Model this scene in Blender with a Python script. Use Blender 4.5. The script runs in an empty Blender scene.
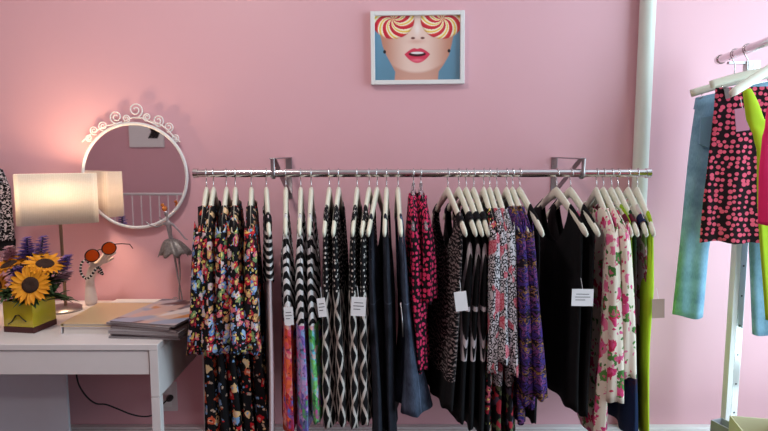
import bpy, bmesh, math, random
import numpy as np
from mathutils import Vector, Matrix
R = math.radians
random.seed(7)
sc = bpy.context.scene
COL = sc.collection

# ------------------------------------------------------------------ camera
F = 600.0; EYE = 1.30; PITCH = math.atan(65.5/600)
cam = bpy.data.cameras.new('camera'); camo = bpy.data.objects.new('camera', cam); COL.objects.link(camo)
cam.sensor_width = 36; cam.lens = 36*F/768; cam.clip_start = .05
camo.location = (0, 0, EYE); camo.rotation_euler = (math.pi/2-PITCH, 0, 0)
sc.camera = camo

def P(px, py, Y):
    """world point at depth Y seen at a pixel of the photograph"""
    a = (px-384)/F; b = -(py-215.5)/F
    dy = math.cos(PITCH) + b*math.sin(PITCH); dz = -math.sin(PITCH) + b*math.cos(PITCH)
    t = Y/dy
    return Vector((a*t, Y, EYE+dz*t))

# ------------------------------------------------------------------ helpers
def link(o, parent=None):
    COL.objects.link(o)
    if parent is not None: o.parent = parent
    return o
def tag(o, label=None, cat=None, group=None, kind=None):
    if label: o['label'] = label
    if cat: o['category'] = cat
    if group: o['group'] = group
    if kind: o['kind'] = kind
    return o
def empty(name, loc, rz=0):
    o = bpy.data.objects.new(name, None); o.empty_display_size = .05
    o.location = loc; o.rotation_euler = (0, 0, rz)
    return link(o)
def copy_tree(o, parent=None):
    c = o.copy(); COL.objects.link(c)
    if parent is not None: c.parent = parent
    for ch in list(o.children): copy_tree(ch, c)
    return c

class MB:
    def __init__(s): s.v = []; s.f = []; s.uv = None; s.col = None
    def add(s, vs, fs):
        n = len(s.v); s.v += [tuple(v) for v in vs]; s.f += [tuple(i+n for i in f) for f in fs]; return s
    def box(s, c, d, rot=None):
        vs = []
        for z in (-.5, .5):
            for x, y in ((-.5, -.5), (.5, -.5), (.5, .5), (-.5, .5)):
                p = Vector((x*d[0], y*d[1], z*d[2]))
                if rot is not None: p = rot @ p
                vs.append(p+Vector(c))
        return s.add(vs, [(3, 2, 1, 0), (4, 5, 6, 7), (0, 1, 5, 4), (1, 2, 6, 5), (2, 3, 7, 6), (3, 0, 4, 7)])
    def bar(s, a, b, w, h, up=(0, 0, 1)):
        a = Vector(a); b = Vector(b); d = (b-a); L = d.length; d.normalize()
        u = Vector(up); x = d.cross(u)
        if x.length < 1e-4: x = d.cross(Vector((1, 0, 0)))
        x.normalize(); z = x.cross(d)
        m = Matrix((x, d, z)).transposed()
        return s.box((a+b)/2, (w, L, h), m)
    def tube(s, pts, r, n=10, cap=True, flat=None, normal=None):
        pts = [Vector(p) for p in pts]; N = len(pts)
        rr = r if isinstance(r, (list, tuple)) else [r]*N
        vs = []; ref = Vector(normal) if normal else None
        prev = None
        for i, p in enumerate(pts):
            d = (pts[min(i+1, N-1)]-pts[max(i-1, 0)]).normalized()
            if ref is not None: x = d.cross(ref).normalized(); y = ref
            else:
                if prev is None:
                    x = d.cross(Vector((0, 0, 1)))
                    if x.length < 1e-3: x = d.cross(Vector((1, 0, 0)))
                    x.normalize()
                else:
                    x = prev - d*prev.dot(d); x.normalize()
                y = d.cross(x); prev = x
            ri = rr[i]; ra, rb = (ri if isinstance(ri, (list, tuple)) else (ri, ri))
            for k in range(n):
                t = 2*math.pi*k/n
                vs.append(p + x*(ra*math.cos(t)) + y*(rb*math.sin(t)))
        fs = []
        for i in range(N-1):
            for k in range(n):
                a = i*n+k; b = i*n+(k+1) % n
                fs.append((a, b, b+n, a+n))
        if cap: fs += [tuple(range(n))[::-1], tuple((N-1)*n+k for k in range(n))]
        return s.add(vs, fs)
    def lathe(s, prof, c=(0, 0, 0), n=24, axis=None):
        vs = []; c = Vector(c)
        for r, z in prof:
            for k in range(n):
                t = 2*math.pi*k/n; p = Vector((r*math.cos(t), r*math.sin(t), z))
                if axis is not None: p = axis @ p
                vs.append(p+c)
        fs = []
        for i in range(len(prof)-1):
            for k in range(n):
                a = i*n+k; b = i*n+(k+1) % n
                fs.append((a, b, b+n, a+n))
        fs += [tuple(range(n))[::-1], tuple((len(prof)-1)*n+k for k in range(n))]
        return s.add(vs, fs)
    def ball(s, c, r, n=12, sc_=(1, 1, 1)):
        pr = []
        for i in range(1, n): 
            t = math.pi*i/n; pr.append((r*math.sin(t), -r*math.cos(t)))
        m = Matrix.Diagonal(Vector(sc_))
        return s.lathe(pr, c, n*2 if n < 10 else 16, m)
    def prism(s, poly, y0, y1):
        n = len(poly)
        vs = [(x, y0, z) for x, z in poly]+[(x, y1, z) for x, z in poly]
        fs = [tuple(range(n)), tuple(range(n, 2*n))[::-1]]+[(i, i+n, (i+1) % n+n, (i+1) % n) for i in range(n)]
        return s.add(vs, fs)
    def build(s, name, mat, parent=None, smooth=False, bevel=0, loc=None):
        me = bpy.data.meshes.new(name); me.from_pydata(s.v, [], s.f); me.validate()
        if s.uv is not None:
            l = me.uv_layers.new(name='UVMap'); l.data.foreach_set('uv', np.array(s.uv, dtype=np.float32).ravel())
        if s.col is not None:
            a = me.color_attributes.new(name='Print', type='FLOAT_COLOR', domain='POINT')
            a.data.foreach_set('color', np.array(s.col, dtype=np.float32).ravel())
        if s.uv is None:
            bm = bmesh.new(); bm.from_mesh(me); bmesh.ops.recalc_face_normals(bm, faces=bm.faces); bm.to_mesh(me); bm.free()
        if smooth:
            me.polygons.foreach_set('use_smooth', [True]*len(me.polygons))
            if smooth == 'auto':
                try: me.set_sharp_from_angle(angle=R(40))
                except Exception: pass
        me.materials.append(mat)
        o = bpy.data.objects.new(name, me)
        if loc is not None: o.location = loc
        link(o, parent)
        if bevel:
            m = o.modifiers.new('bevel', 'BEVEL'); m.width = bevel; m.segments = 2; m.limit_method = 'ANGLE'
        return o

# ------------------------------------------------------------------ materials
def srgb(r, g, b):
    f = lambda c: (c/255/12.92 if c/255 <= .04045 else ((c/255+.055)/1.055)**2.4)
    return (f(r), f(g), f(b), 1)
class NT:
    def __init__(s, name, rough=.5, metal=0, spec=.5):
        s.m = bpy.data.materials.new(name); s.m.use_nodes = True; s.t = s.m.node_tree
        s.b = s.t.nodes['Principled BSDF']; s.b.inputs['Roughness'].default_value = rough
        s.b.inputs['Metallic'].default_value = metal
        s.b.inputs['Specular IOR Level'].default_value = spec
    def n(s, typ, props=None, **ins):
        nd = s.t.nodes.new(typ)
        for k, v in (props or {}).items(): setattr(nd, k, v)
        for k, v in ins.items():
            key = int(k[1:]) if k[0] == 'i' and k[1:].isdigit() else k.replace('_', ' ')
            s.put(nd.inputs[key], v)
        return nd
    def put(s, sock, v):
        if isinstance(v, bpy.types.NodeSocket): s.t.links.new(v, sock)
        elif isinstance(v, bpy.types.Node): s.t.links.new(v.outputs[0], sock)
        else: sock.default_value = v
    def uv(s): return s.n('ShaderNodeTexCoord').outputs['UV']
    def obj(s): return s.n('ShaderNodeTexCoord').outputs['Object']
    def math(s, op, a, b=0., c=0.): return s.n('ShaderNodeMath', {'operation': op}, i0=a, i1=b, i2=c).outputs[0]
    def noise(s, vec, scale, detail=2., dist=0.): return s.n('ShaderNodeTexNoise', None, Vector=vec, Scale=scale, Detail=detail, Distortion=dist)
    def vor(s, vec, scale, feat='F1', rnd=1., dim='2D'):
        return s.n('ShaderNodeTexVoronoi', {'feature': feat, 'voronoi_dimensions': dim}, Vector=vec, Scale=scale, Randomness=rnd)
    def warp(s, vec, scale, amt):
        nz = s.noise(vec, scale)
        a = s.n('ShaderNodeVectorMath', {'operation': 'SUBTRACT'}, i0=nz.outputs['Color'], i1=(.5, .5, .5))
        b = s.n('ShaderNodeVectorMath', {'operation': 'SCALE'}, i0=a.outputs[0], Scale=amt)
        return s.n('ShaderNodeVectorMath', {'operation': 'ADD'}, i0=vec, i1=b.outputs[0]).outputs[0]
    def ramp(s, fac, stops, const=True):
        nd = s.n('ShaderNodeValToRGB', None, Fac=fac); cr = nd.color_ramp
        cr.interpolation = 'CONSTANT' if const else 'LINEAR'
        while len(cr.elements) < len(stops): cr.elements.new(1)
        for e, (p, c) in zip(cr.elements, stops): e.position = p; e.color = c
        return nd.outputs[0]
    def mix(s, fac, a, b): 
        nd = s.n('ShaderNodeMix', {'data_type': 'RGBA'}); s.put(nd.inputs[0], fac); s.put(nd.inputs[6], a); s.put(nd.inputs[7], b)
        return nd.outputs[2]
    def sep(s, v): return s.n('ShaderNodeSeparateXYZ', None, i0=v).outputs
    def scale(s, v, k): return s.n('ShaderNodeVectorMath', {'operation': 'MULTIPLY'}, i0=v, i1=k).outputs[0]
    def base(s, c): s.put(s.b.inputs['Base Color'], c)
    def bump(s, h, strength=.3, dist=.002):
        s.put(s.b.inputs['Normal'], s.n('ShaderNodeBump', None, Height=h, Strength=strength, Distance=dist))
    def lt(s, a, k): return s.math('LESS_THAN', a, k)
    def gt(s, a, k): return s.math('GREATER_THAN', a, k)

def plain(name, c, rough=.5, metal=0, var=.06, scale=30, bump=0, spec=.5):
    t = NT(name, rough, metal, spec); o = t.obj(); nz = t.noise(o, scale, 3)
    d = tuple(x*(1-var) for x in c[:3])+(1,)
    t.base(t.mix(nz.outputs['Fac'], c, d))
    if bump: t.bump(nz.outputs['Fac'], bump)
    return t.m
def cloth_finish(t, weave=900):
    uv = t.uv(); nz = t.noise(uv, weave, 1); big = t.noise(t.scale(uv, (1, .35, 1)), 28, 2)
    h = t.math('ADD', t.math('MULTIPLY', nz.outputs['Fac'], .15), big.outputs['Fac'])
    t.bump(h, .35, .006)
    t.b.inputs['Roughness'].default_value = .85; t.b.inputs['Specular IOR Level'].default_value = .2
    return t.m
def cloth(name, c, var=.25, scale=60):
    t = NT(name); nz = t.noise(t.uv(), scale, 3)
    t.base(t.mix(nz.outputs['Fac'], c, tuple(x*(1-var) for x in c[:3])+(1,)))
    return cloth_finish(t)
BLK = srgb(18, 16, 20)
def pal_stops(cols):
    return [(i/len(cols), c) for i, c in enumerate(cols)]
def floral(name, base, cols, scale=34, thr=.45, small=None, warp=.02, cover=1.):
    t = NT(name); uv = t.warp(t.uv(), 40, warp)
    v = t.vor(uv, scale); rnd = t.sep(v.outputs['Color'])[0]
    c = t.ramp(rnd, pal_stops(cols))
    petal = t.noise(uv, scale*3.2, 2)
    d = t.math('ADD', v.outputs['Distance'], t.math('MULTIPLY', t.math('SUBTRACT', petal.outputs['Fac'], .5), .5))
    if cover < 1:
        big = t.noise(uv, scale*.28, 1); d = t.math('ADD', d, t.math('MULTIPLY', t.gt(big.outputs['Fac'], cover), 2.))
    col = t.mix(t.lt(d, thr), base, c)
    cc = t.mix(t.math('MULTIPLY', t.lt(d, thr*.35), .7), col, srgb(250, 225, 120) if small is None else small)
    v2 = t.vor(uv, scale*2.6); c2 = t.ramp(t.sep(v2.outputs['Color'])[1], pal_stops(cols[::-1]))
    m2 = t.math('MULTIPLY', t.lt(v2.outputs['Distance'], .3), t.gt(t.sep(v2.outputs['Color'])[0], .62))
    t.base(t.mix(m2, cc, c2))
    return cloth_finish(t)

M = {}
M['floral'] = floral('black_floral_print', BLK, [srgb(195, 40, 50), srgb(150, 175, 215), BLK, srgb(205, 150, 105), srgb(190, 45, 65), srgb(215, 190, 195), BLK, srgb(120, 140, 95), srgb(215, 115, 130), srgb(100, 130, 185), srgb(120, 30, 45), BLK], 44, .5)
M['floral2'] = floral('dark_floral_print', BLK, [srgb(195, 30, 40), BLK, srgb(130, 170, 215), BLK, srgb(230, 190, 140), BLK, srgb(210, 90, 60), BLK], 32, .46, srgb(220, 190, 170), .02, .56)
M['cream_floral'] = floral('cream_rose_print', srgb(228, 215, 200), [srgb(205, 60, 115), srgb(215, 90, 140), srgb(70, 120, 60), srgb(225, 120, 155), srgb(228, 215, 200), srgb(90, 140, 70), srgb(200, 50, 90)], 26, .44, srgb(225, 90, 140), .03, .55)
M['pale_floral'] = floral('pale_leaf_print', srgb(215, 200, 195), [srgb(120, 150, 80), srgb(150, 60, 80), srgb(200, 120, 140), srgb(215, 200, 195)], 24, .4, srgb(120, 140, 70), .03, .55)
M['redfloral'] = floral('black_rose_print', BLK, [srgb(170, 40, 60), srgb(200, 90, 110), BLK, srgb(90, 110, 80), BLK, srgb(210, 190, 190)], 32, .4)
def dots(name, base, dot, s, a=.36):
    t = NT(name); v = t.vor(t.uv(), s, 'F1', .62); r = t.sep(v.outputs['Color'])[0]
    lim = t.math('ADD', a-.08, t.math('MULTIPLY', r, .16))
    t.base(t.mix(t.math('LESS_THAN', v.outputs['Distance'], lim), base, dot)); return cloth_finish(t)
M['pinkdots'] = dots('black_cloth_with_pink_dots', srgb(20, 10, 18), srgb(214, 52, 98), 66, .33)
M['bigdots'] = dots('black_cloth_with_large_pink_dots', srgb(32, 14, 22), srgb(228, 90, 118), 58, .33)
def lattice():
    t = NT('black_cloth_with_white_lattice'); uv = t.warp(t.uv(), 12, .018); x, y, z = t.sep(uv)
    def fam(sg):
        a = t.math('ADD', t.math('MULTIPLY', x, 26.*sg), t.math('MULTIPLY', y, 10.5))
        return t.lt(t.math('ABSOLUTE', t.math('SUBTRACT', t.math('FRACT', a), .5)), .12)
    L = t.math('MAXIMUM', fam(1), fam(-1))
    v = t.vor(t.uv(), 62, 'F1', .6); D = t.lt(v.outputs['Distance'], .2)
    up = t.gt(t.sep(t.uv())[1], -.335)
    m = t.math('ADD', t.math('MULTIPLY', D, up), t.math('MULTIPLY', L, t.math('SUBTRACT', 1., up)))
    t.base(t.mix(m, BLK, srgb(200, 190, 185))); return cloth_finish(t)
M['lattice'] = lattice()
def maxi(name, cols, sc_=30):
    t = NT(name); uv = t.uv(); x, y, z = t.sep(uv)
    ax = t.math('ABSOLUTE', x)
    a = t.math('ADD', t.math('MULTIPLY', y, 30.), t.math('MULTIPLY', ax, 22.))
    w = t.math('ADD', a, t.math('MULTIPLY', t.noise(uv, 14, 1).outputs['Fac'], 1.6))
    st = t.gt(t.math('FRACT', w), .5)
    stripe = t.mix(st, BLK, srgb(225, 220, 222))
    nz = t.noise(t.scale(t.warp(uv, 25, .03), (1, .6, 1)), sc_, 2, .8)
    v = t.vor(t.warp(uv, 30, .02), 36)
    f = t.math('ADD', t.math('MULTIPLY', nz.outputs['Fac'], .62), t.math('MULTIPLY', t.sep(v.outputs['Color'])[0], .38))
    fl = t.ramp(f, cols, False)
    fl = t.mix(t.math('MULTIPLY', t.gt(t.noise(uv, 60, 2).outputs['Fac'], .62), .6), fl, srgb(25, 20, 60))
    t.base(t.mix(t.gt(y, -.435), fl, stripe)); return cloth_finish(t)
M['maxi_orange'] = maxi('striped_top_orange_watercolour_skirt', [(0.28, srgb(80, 110, 200)), (.38, srgb(190, 40, 50)), (.47, srgb(235, 110, 60)), (.56, srgb(215, 70, 110)), (.62, srgb(235, 170, 150)), (.72, srgb(90, 60, 150))])
M['maxi_purple'] = maxi('striped_top_purple_watercolour_skirt', [(0.28, srgb(100, 190, 90)), (.38, srgb(110, 90, 190)), (.47, srgb(205, 170, 225)), (.56, srgb(120, 175, 225)), (.62, srgb(220, 120, 190)), (.72, srgb(220, 60, 80))])
M['maxi_green'] = maxi('striped_top_green_watercolour_skirt', [(0.28, srgb(190, 80, 150)), (.38, srgb(60, 150, 90)), (.47, srgb(130, 205, 110)), (.56, srgb(110, 190, 215)), (.62, srgb(235, 180, 170)), (.72, srgb(120, 90, 190))])
def denim(name, c, d, stitch=.55):
    t = NT(name); uv = t.uv(); a = t.noise(uv, 16, 3); f = t.noise(t.scale(uv, (1, .15, 1)), 500, 1)
    k = t.math('ADD', t.math('MULTIPLY', a.outputs['Fac'], .75), t.math('MULTIPLY', f.outputs['Fac'], .3))
    x, y, z = t.sep(uv); col = t.ramp(k, [(.35, d), (.65, c)], False)
    sx = t.lt(t.math('ABSOLUTE', t.math('SUBTRACT', t.math('FRACT', t.math('MULTIPLY', x, 16.)), .5)), .018)
    sy = t.lt(t.math('ABSOLUTE', t.math('ADD', y, .37)), .002)
    lite = tuple(min(1, v*2.2+.02) for v in c[:3])+(1,)
    t.base(t.mix(t.math('MULTIPLY', t.math('MAXIMUM', sx, sy), stitch), col, lite)); return cloth_finish(t, 500)
M['denim_dark'] = denim('dark_denim', srgb(44, 46, 58), srgb(15, 16, 24))
M['denim_mid'] = denim('mid_blue_denim', srgb(76, 86, 108), srgb(28, 33, 48))
M['denim_light'] = denim('light_blue_denim', srgb(142, 182, 206), srgb(106, 144, 170), 0.)
def lace():
    t = NT('grey_ornament_on_black'); uv = t.warp(t.uv(), 60, .02)
    w = t.n('ShaderNodeTexWave', {'wave_type': 'RINGS'}, Vector=uv, Scale=26., Distortion=9., Detail=2.)
    v = t.vor(uv, 45, 'DISTANCE_TO_EDGE')
    m = t.math('MULTIPLY', t.gt(w.outputs['Fac'], .62), t.gt(v.outputs['Distance'], .08))
    m = t.math('MULTIPLY', m, t.gt(t.sep(t.uv())[1], -.60))
    t.base(t.mix(m, srgb(20, 18, 21), srgb(135, 120, 120))); return cloth_finish(t)
M['lace'] = lace()
def block():
    t = NT('black_cloth_with_white_curves'); x, y, z = t.sep(t.uv()); ax = t.math('ABSOLUTE', x)
    c = t.math('ADD', .022, t.math('MULTIPLY', t.math('SINE', t.math('MULTIPLY', y, 13.)), .02))
    m = t.lt(t.math('ABSOLUTE', t.math('SUBTRACT', ax, c)), .009)
    h = t.lt(t.math('ABSOLUTE', t.math('ADD', y, .385)), .007)
    h2 = t.math('MULTIPLY', t.lt(t.math('ABSOLUTE', t.math('ADD', t.math('ADD', y, .49), t.math('MULTIPLY', ax, -1.2))), .012), 1.)
    m = t.math('MAXIMUM', m, t.math('MAXIMUM', h, h2)); m = t.math('MULTIPLY', m, t.gt(y, -.54))
    t.base(t.mix(m, srgb(14, 13, 17), srgb(190, 180, 186))); return cloth_finish(t)
M['block'] = block()
def piping():
    t = NT('black_strap_with_white_edge'); x, y, z = t.sep(t.uv())
    m = t.lt(t.math('ABSOLUTE', t.math('SUBTRACT', t.math('FRACT', t.math('MULTIPLY', y, 45.)), .5)), .2)
    t.base(t.mix(m, BLK, srgb(215, 208, 208))); return cloth_finish(t)
M['piping'] = piping()
def leopard():
    t = NT('white_leopard_and_rose_print'); uv = t.warp(t.uv(), 60, .012); v = t.vor(uv, 78)
    m = t.math('MULTIPLY', t.gt(v.outputs['Distance'], .24), t.lt(v.outputs['Distance'], .5))
    c = t.mix(m, srgb(205, 198, 205), srgb(28, 25, 32))
    big = t.noise(t.uv(), 13, 1)
    c = t.mix(t.math('MULTIPLY', t.gt(big.outputs['Fac'], .58), .75), c, srgb(205, 80, 100))
    fl = t.vor(uv, 62); k = t.ramp(t.sep(fl.outputs['Color'])[0], pal_stops([BLK, srgb(165, 45, 60), BLK, srgb(80, 70, 90), BLK, srgb(90, 100, 70)]))
    t.base(t.mix(t.gt(t.sep(t.uv())[1], -.62), k, c)); return cloth_finish(t)
M['leopard'] = leopard()
def purple():
    t = NT('purple_ornament_print'); uv = t.warp(t.uv(), 35, .02); x, y, z = t.sep(uv)
    b = t.math('FRACT', t.math('MULTIPLY', y, 13.)); nz = t.noise(t.scale(uv, (1, 2.2, 1)), 42, 2, .5)
    f = t.math('ADD', t.math('MULTIPLY', b, .45), t.math('MULTIPLY', nz.outputs['Fac'], .75))
    t.base(t.ramp(f, [(0, srgb(30, 18, 48)), (.36, srgb(62, 40, 115)), (.46, srgb(22, 15, 32)), (.53, srgb(115, 60, 115)), (.6, srgb(40, 34, 95)), (.68, srgb(150, 105, 55)), (.72, srgb(24, 15, 32)), (.84, srgb(84, 42, 100))]))
    return cloth_finish(t)
M['purple'] = purple()
def ombre():
    t = NT('dark_red_to_navy_print'); uv = t.warp(t.uv(), 50, .03); x, y, z = t.sep(uv)
    nz = t.noise(t.scale(uv, (1, 4, 1)), 50, 3)
    f = t.math('ADD', t.math('MULTIPLY', y, -1.15), t.math('MULTIPLY', t.math('SUBTRACT', nz.outputs['Fac'], .5), .35))
    t.base(t.ramp(f, [(.2, srgb(30, 60, 40)), (.4, srgb(60, 18, 32)), (.6, srgb(75, 35, 20)), (.72, srgb(25, 45, 80)), (1, srgb(20, 30, 60))], False)); return cloth_finish(t)
M['ombre'] = ombre()
def ethnic():
    t = NT('black_white_tribal_print'); uv = t.uv(); v = t.vor(t.warp(uv, 60, .01), 60, 'F1', .4)
    w = t.n('ShaderNodeTexChecker', None, Vector=t.warp(uv, 70, .015), Scale=90.)
    m = t.math('MULTIPLY', w.outputs['Fac'], t.lt(v.outputs['Distance'], .5))
    t.base(t.mix(m, BLK, srgb(205, 195, 200))); return cloth_finish(t)
M['ethnic'] = ethnic()
M['black'] = cloth('black_cloth', srgb(18, 17, 20))
M['white_cloth'] = cloth('pale_pinkish_satin', srgb(205, 185, 190), .08)
M['maroon'] = cloth('maroon_cloth', srgb(95, 25, 45))
M['navy'] = cloth('navy_cloth', srgb(35, 40, 75))
M['neon'] = cloth('neon_yellow_green_knit', srgb(172, 205, 40), .1)
M['lime'] = cloth('lime_green_cloth', srgb(150, 190, 40), .15)
M['hotpink'] = cloth('hot_pink_cloth', srgb(250, 50, 118), .08)
M['white'] = plain('white_lacquer', srgb(226, 218, 220), .35)
M['whitemetal'] = plain('white_painted_metal', srgb(235, 232, 232), .4)
M['hanger'] = plain('cream_painted_wood', srgb(226, 222, 205), .42, var=.08)
M['chrome'] = plain('chrome', srgb(225, 222, 222), .16, 1, var=.1)
M['steel'] = plain('brushed_steel', srgb(170, 165, 168), .34, 1, var=.2)
M['tagcard'] = plain('white_card', srgb(235, 232, 236), .7)
M['tagbrown'] = plain('kraft_card', srgb(176, 150, 138), .75)
M['tagpink'] = plain('dusty_pink_card', srgb(165, 95, 118), .7)
M['ink'] = plain('dark_print_ink', srgb(70, 65, 70), .7)
M['blackp'] = plain('black_plastic', srgb(18, 17, 18), .35)
M['rubber'] = plain('black_rubber_cable', srgb(22, 20, 20), .5)
def clear():
    t = NT('clear_plastic', .08); t.base(srgb(250, 240, 245)); t.b.inputs['Transmission Weight'].default_value = .85
    t.b.inputs['IOR'].default_value = 1.3; return t.m
M['clear'] = clear()
def wallmat(name, c):
    t = NT(name, .42, 0, .5); o = t.obj(); a = t.noise(o, 1.7, 4); b = t.noise(o, 220, 2)
    t.base(t.mix(a.outputs['Fac'], c, tuple(x*.94 for x in c[:3])+(1,)))
    h = t.math('ADD', t.math('MULTIPLY', a.outputs['Fac'], 1.), t.math('MULTIPLY', b.outputs['Fac'], .03))
    t.bump(h, .25, .01); return t.m
M['wall'] = wallmat('pink_wall_paint', srgb(229, 176, 186))
M['wall_white'] = wallmat('off_white_wall_paint', srgb(232, 226, 228))
M['ceil'] = wallmat('white_ceiling_paint', srgb(238, 232, 232))
def floorm():
    t = NT('light_wood_floor', .4); o = t.obj()
    br = t.n('ShaderNodeTexBrick', None, Vector=o, Color1=srgb(92, 70, 56), Color2=srgb(78, 58, 46), Mortar=srgb(90, 70, 55), Scale=1.4)
    br.inputs['Mortar Size'].default_value = .004; br.inputs['Brick Width'].default_value = 1.3; br.inputs['Row Height'].default_value = .16
    nz = t.noise(t.scale(o, (1, 12, 1)), 6, 4)
    t.base(t.mix(t.math('MULTIPLY', nz.outputs['Fac'], .3), br.outputs[0], srgb(60, 44, 34))); return t.m
M['floor'] = floorm()
def printm(name, rough=.35):
    t = NT(name, rough); a = t.n('ShaderNodeVertexColor', {'layer_name': 'Print'}); t.base(a.outputs['Color']); return t.m
M['print'] = printm('glossy_print', .3)

# ------------------------------------------------------------------ room
WY = 2.18; X0, X1 = -4.2, 1.95; YB = -2.7; H = 2.7
def struct(name, mb, mat, **k):
    o = mb.build(name, mat, **k); o['kind'] = 'structure'; return o
struct('floor', MB().box(((X0+X1)/2, (YB+WY)/2, -.05), (X1-X0+.2, WY-YB+.2, .1)), M['floor'])
struct('ceiling', MB().box(((X0+X1)/2, (YB+WY)/2, H+.05), (X1-X0+.2, WY-YB+.2, .1)), M['ceil'])
struct('wall_back', MB().box(((X0+X1)/2, WY+.05, H/2), (X1-X0+.2, .1, H)), M['wall'])
struct('wall_front', MB().box(((X0+X1)/2, YB-.05, H/2), (X1-X0+.2, .1, H)), M['wall'])
struct('wall_left', MB().box((X0-.05, (YB+WY)/2, H/2), (.1, WY-YB, H)), M['wall'])
# right wall with a wide shop window
wy0, wy1, wz0, wz1 = .1, 1.95, .12, 2.45
mb = MB(); xr = X1+.05
mb.box((xr, (YB+wy0)/2, H/2), (.1, wy0-YB, H)); mb.box((xr, (wy1+WY)/2, H/2), (.1, WY-wy1, H))
mb.box((xr, (wy0+wy1)/2, wz0/2), (.1, wy1-wy0, wz0)); mb.box((xr, (wy0+wy1)/2, (wz1+H)/2), (.1, wy1-wy0, H-wz1))
struct('wall_right', mb, M['wall_white'])
wf = MB()
for y in (wy0+.03, (wy0+wy1)/2, wy1-.03): wf.box((xr, y, (wz0+wz1)/2), (.06, .05, wz1-wz0))
for z in (wz0+.025, wz1-.025): wf.box((xr, (wy0+wy1)/2, z), (.06, wy1-wy0, .05))
w1 = struct('window_1', wf, M['whitemetal'], bevel=.004)
tg = NT('window_glass', 0); tg.b.inputs['Transmission Weight'].default_value = 1; tg.b.inputs['IOR'].default_value = 1.02; tg.base((1, 1, 1, 1))
MB().box((xr+.01, (wy0+wy1)/2, (wz0+wz1)/2), (.006, wy1-wy0-.1, wz1-wz0-.1)).build('pane', tg.m, w1)
# low heater casing / baseboard along the back wall
bz = P(500, 427.5, WY-.03).z
bb = MB(); bb.box(((X0+X1)/2, WY-.015, bz/2), (X1-X0, .03, bz)); bb.box(((X0+X1)/2, WY-.022, bz-.012), (X1-X0, .044, .016))
struct('baseboard_back', bb, M['whitemetal'], bevel=.003)
for nm, c, d in (('baseboard_left', (X0+.01, (YB+WY)/2, .06), (.02, WY-YB-.1, .12)), ('baseboard_front', ((X0+X1)/2, YB+.01, .06), (X1-X0, .02, .12)), ('baseboard_right', (X1-.01, (YB+WY)/2, .06), (.02, WY-YB-.1, .12))):
    struct(nm, MB().box(c, d), M['whitemetal'], bevel=.003)
# white vertical pipe
pp = P(642, 172, WY-.045)
pm = plain('pale_painted_pipe', srgb(222, 226, 216), .4)
o = MB().lathe([(.027, 0), (.027, H)], (pp.x, WY-.03, 0), 32).build('water_pipe', pm, smooth='auto')
tag(o, 'white painted pipe running floor to ceiling against the pink wall', 'pipe')

# ------------------------------------------------------------------ lights
def area(name, loc, rot, sx, sy, power, col=(1, 1, 1), spread=180):
    l = bpy.data.lights.new(name, 'AREA'); l.shape = 'RECTANGLE'; l.size = sx; l.size_y = sy; l.energy = power; l.color = col; l.spread = R(spread)
    o = bpy.data.objects.new(name, l); COL.objects.link(o); o.location = loc; o.rotation_euler = rot; return o
area('window_daylight', (X1-.01, (wy0+wy1)/2, (wz0+wz1)/2), (0, R(90), 0), wz1-wz0-.1, wy1-wy0-.1, 64, (.68, .90, 1))
def ceiling_lamp(x, y, power, label, col=(1, .93, .85)):
    r = empty('ceiling_light', (x, y, H)); tag(r, label, 'ceiling light', 'flush ceiling lamps')
    MB().lathe([(.16, 0), (.17, -.02), (.165, -.05)], n=32).build('housing', M['whitemetal'], r, 'auto')
    t = NT('lit_diffuser'); t.b.inputs['Emission Color'].default_value = (1, .95, .88, 1); t.b.inputs['Emission Strength'].default_value = 3
    MB().lathe([(.15, -.05), (.12, -.075), (.01, -.085)], n=32).build('diffuser', t.m, r, True)
    l = bpy.data.lights.new('lamp', 'AREA'); l.shape = 'DISK'; l.size = .3; l.energy = power; l.color = col
    lo = bpy.data.objects.new('lamp', l); COL.objects.link(lo); lo.location = (x, y, H-.1)
ceiling_lamp(-.75, .95, 16, 'round white flush ceiling lamp above the left of the shop')
ceiling_lamp(.75, -1.2, 5, 'added ceiling fill lamp behind the viewer, above the middle of the shop')  # added fill lamp behind the viewer, no such fitting known
ceiling_lamp(-2.9, -1.2, 11, 'added ceiling fill lamp behind the viewer, at the far left of the shop')  # another added, unseen lamp giving fill light from the far left
w = bpy.data.worlds.new('world'); sc.world = w; w.use_nodes = True
wn = w.node_tree; sky = wn.nodes.new('ShaderNodeTexSky'); sky.sky_type = 'HOSEK_WILKIE'
wn.links.new(sky.outputs[0], wn.nodes['Background'].inputs[0]); wn.nodes['Background'].inputs[1].default_value = .6

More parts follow.
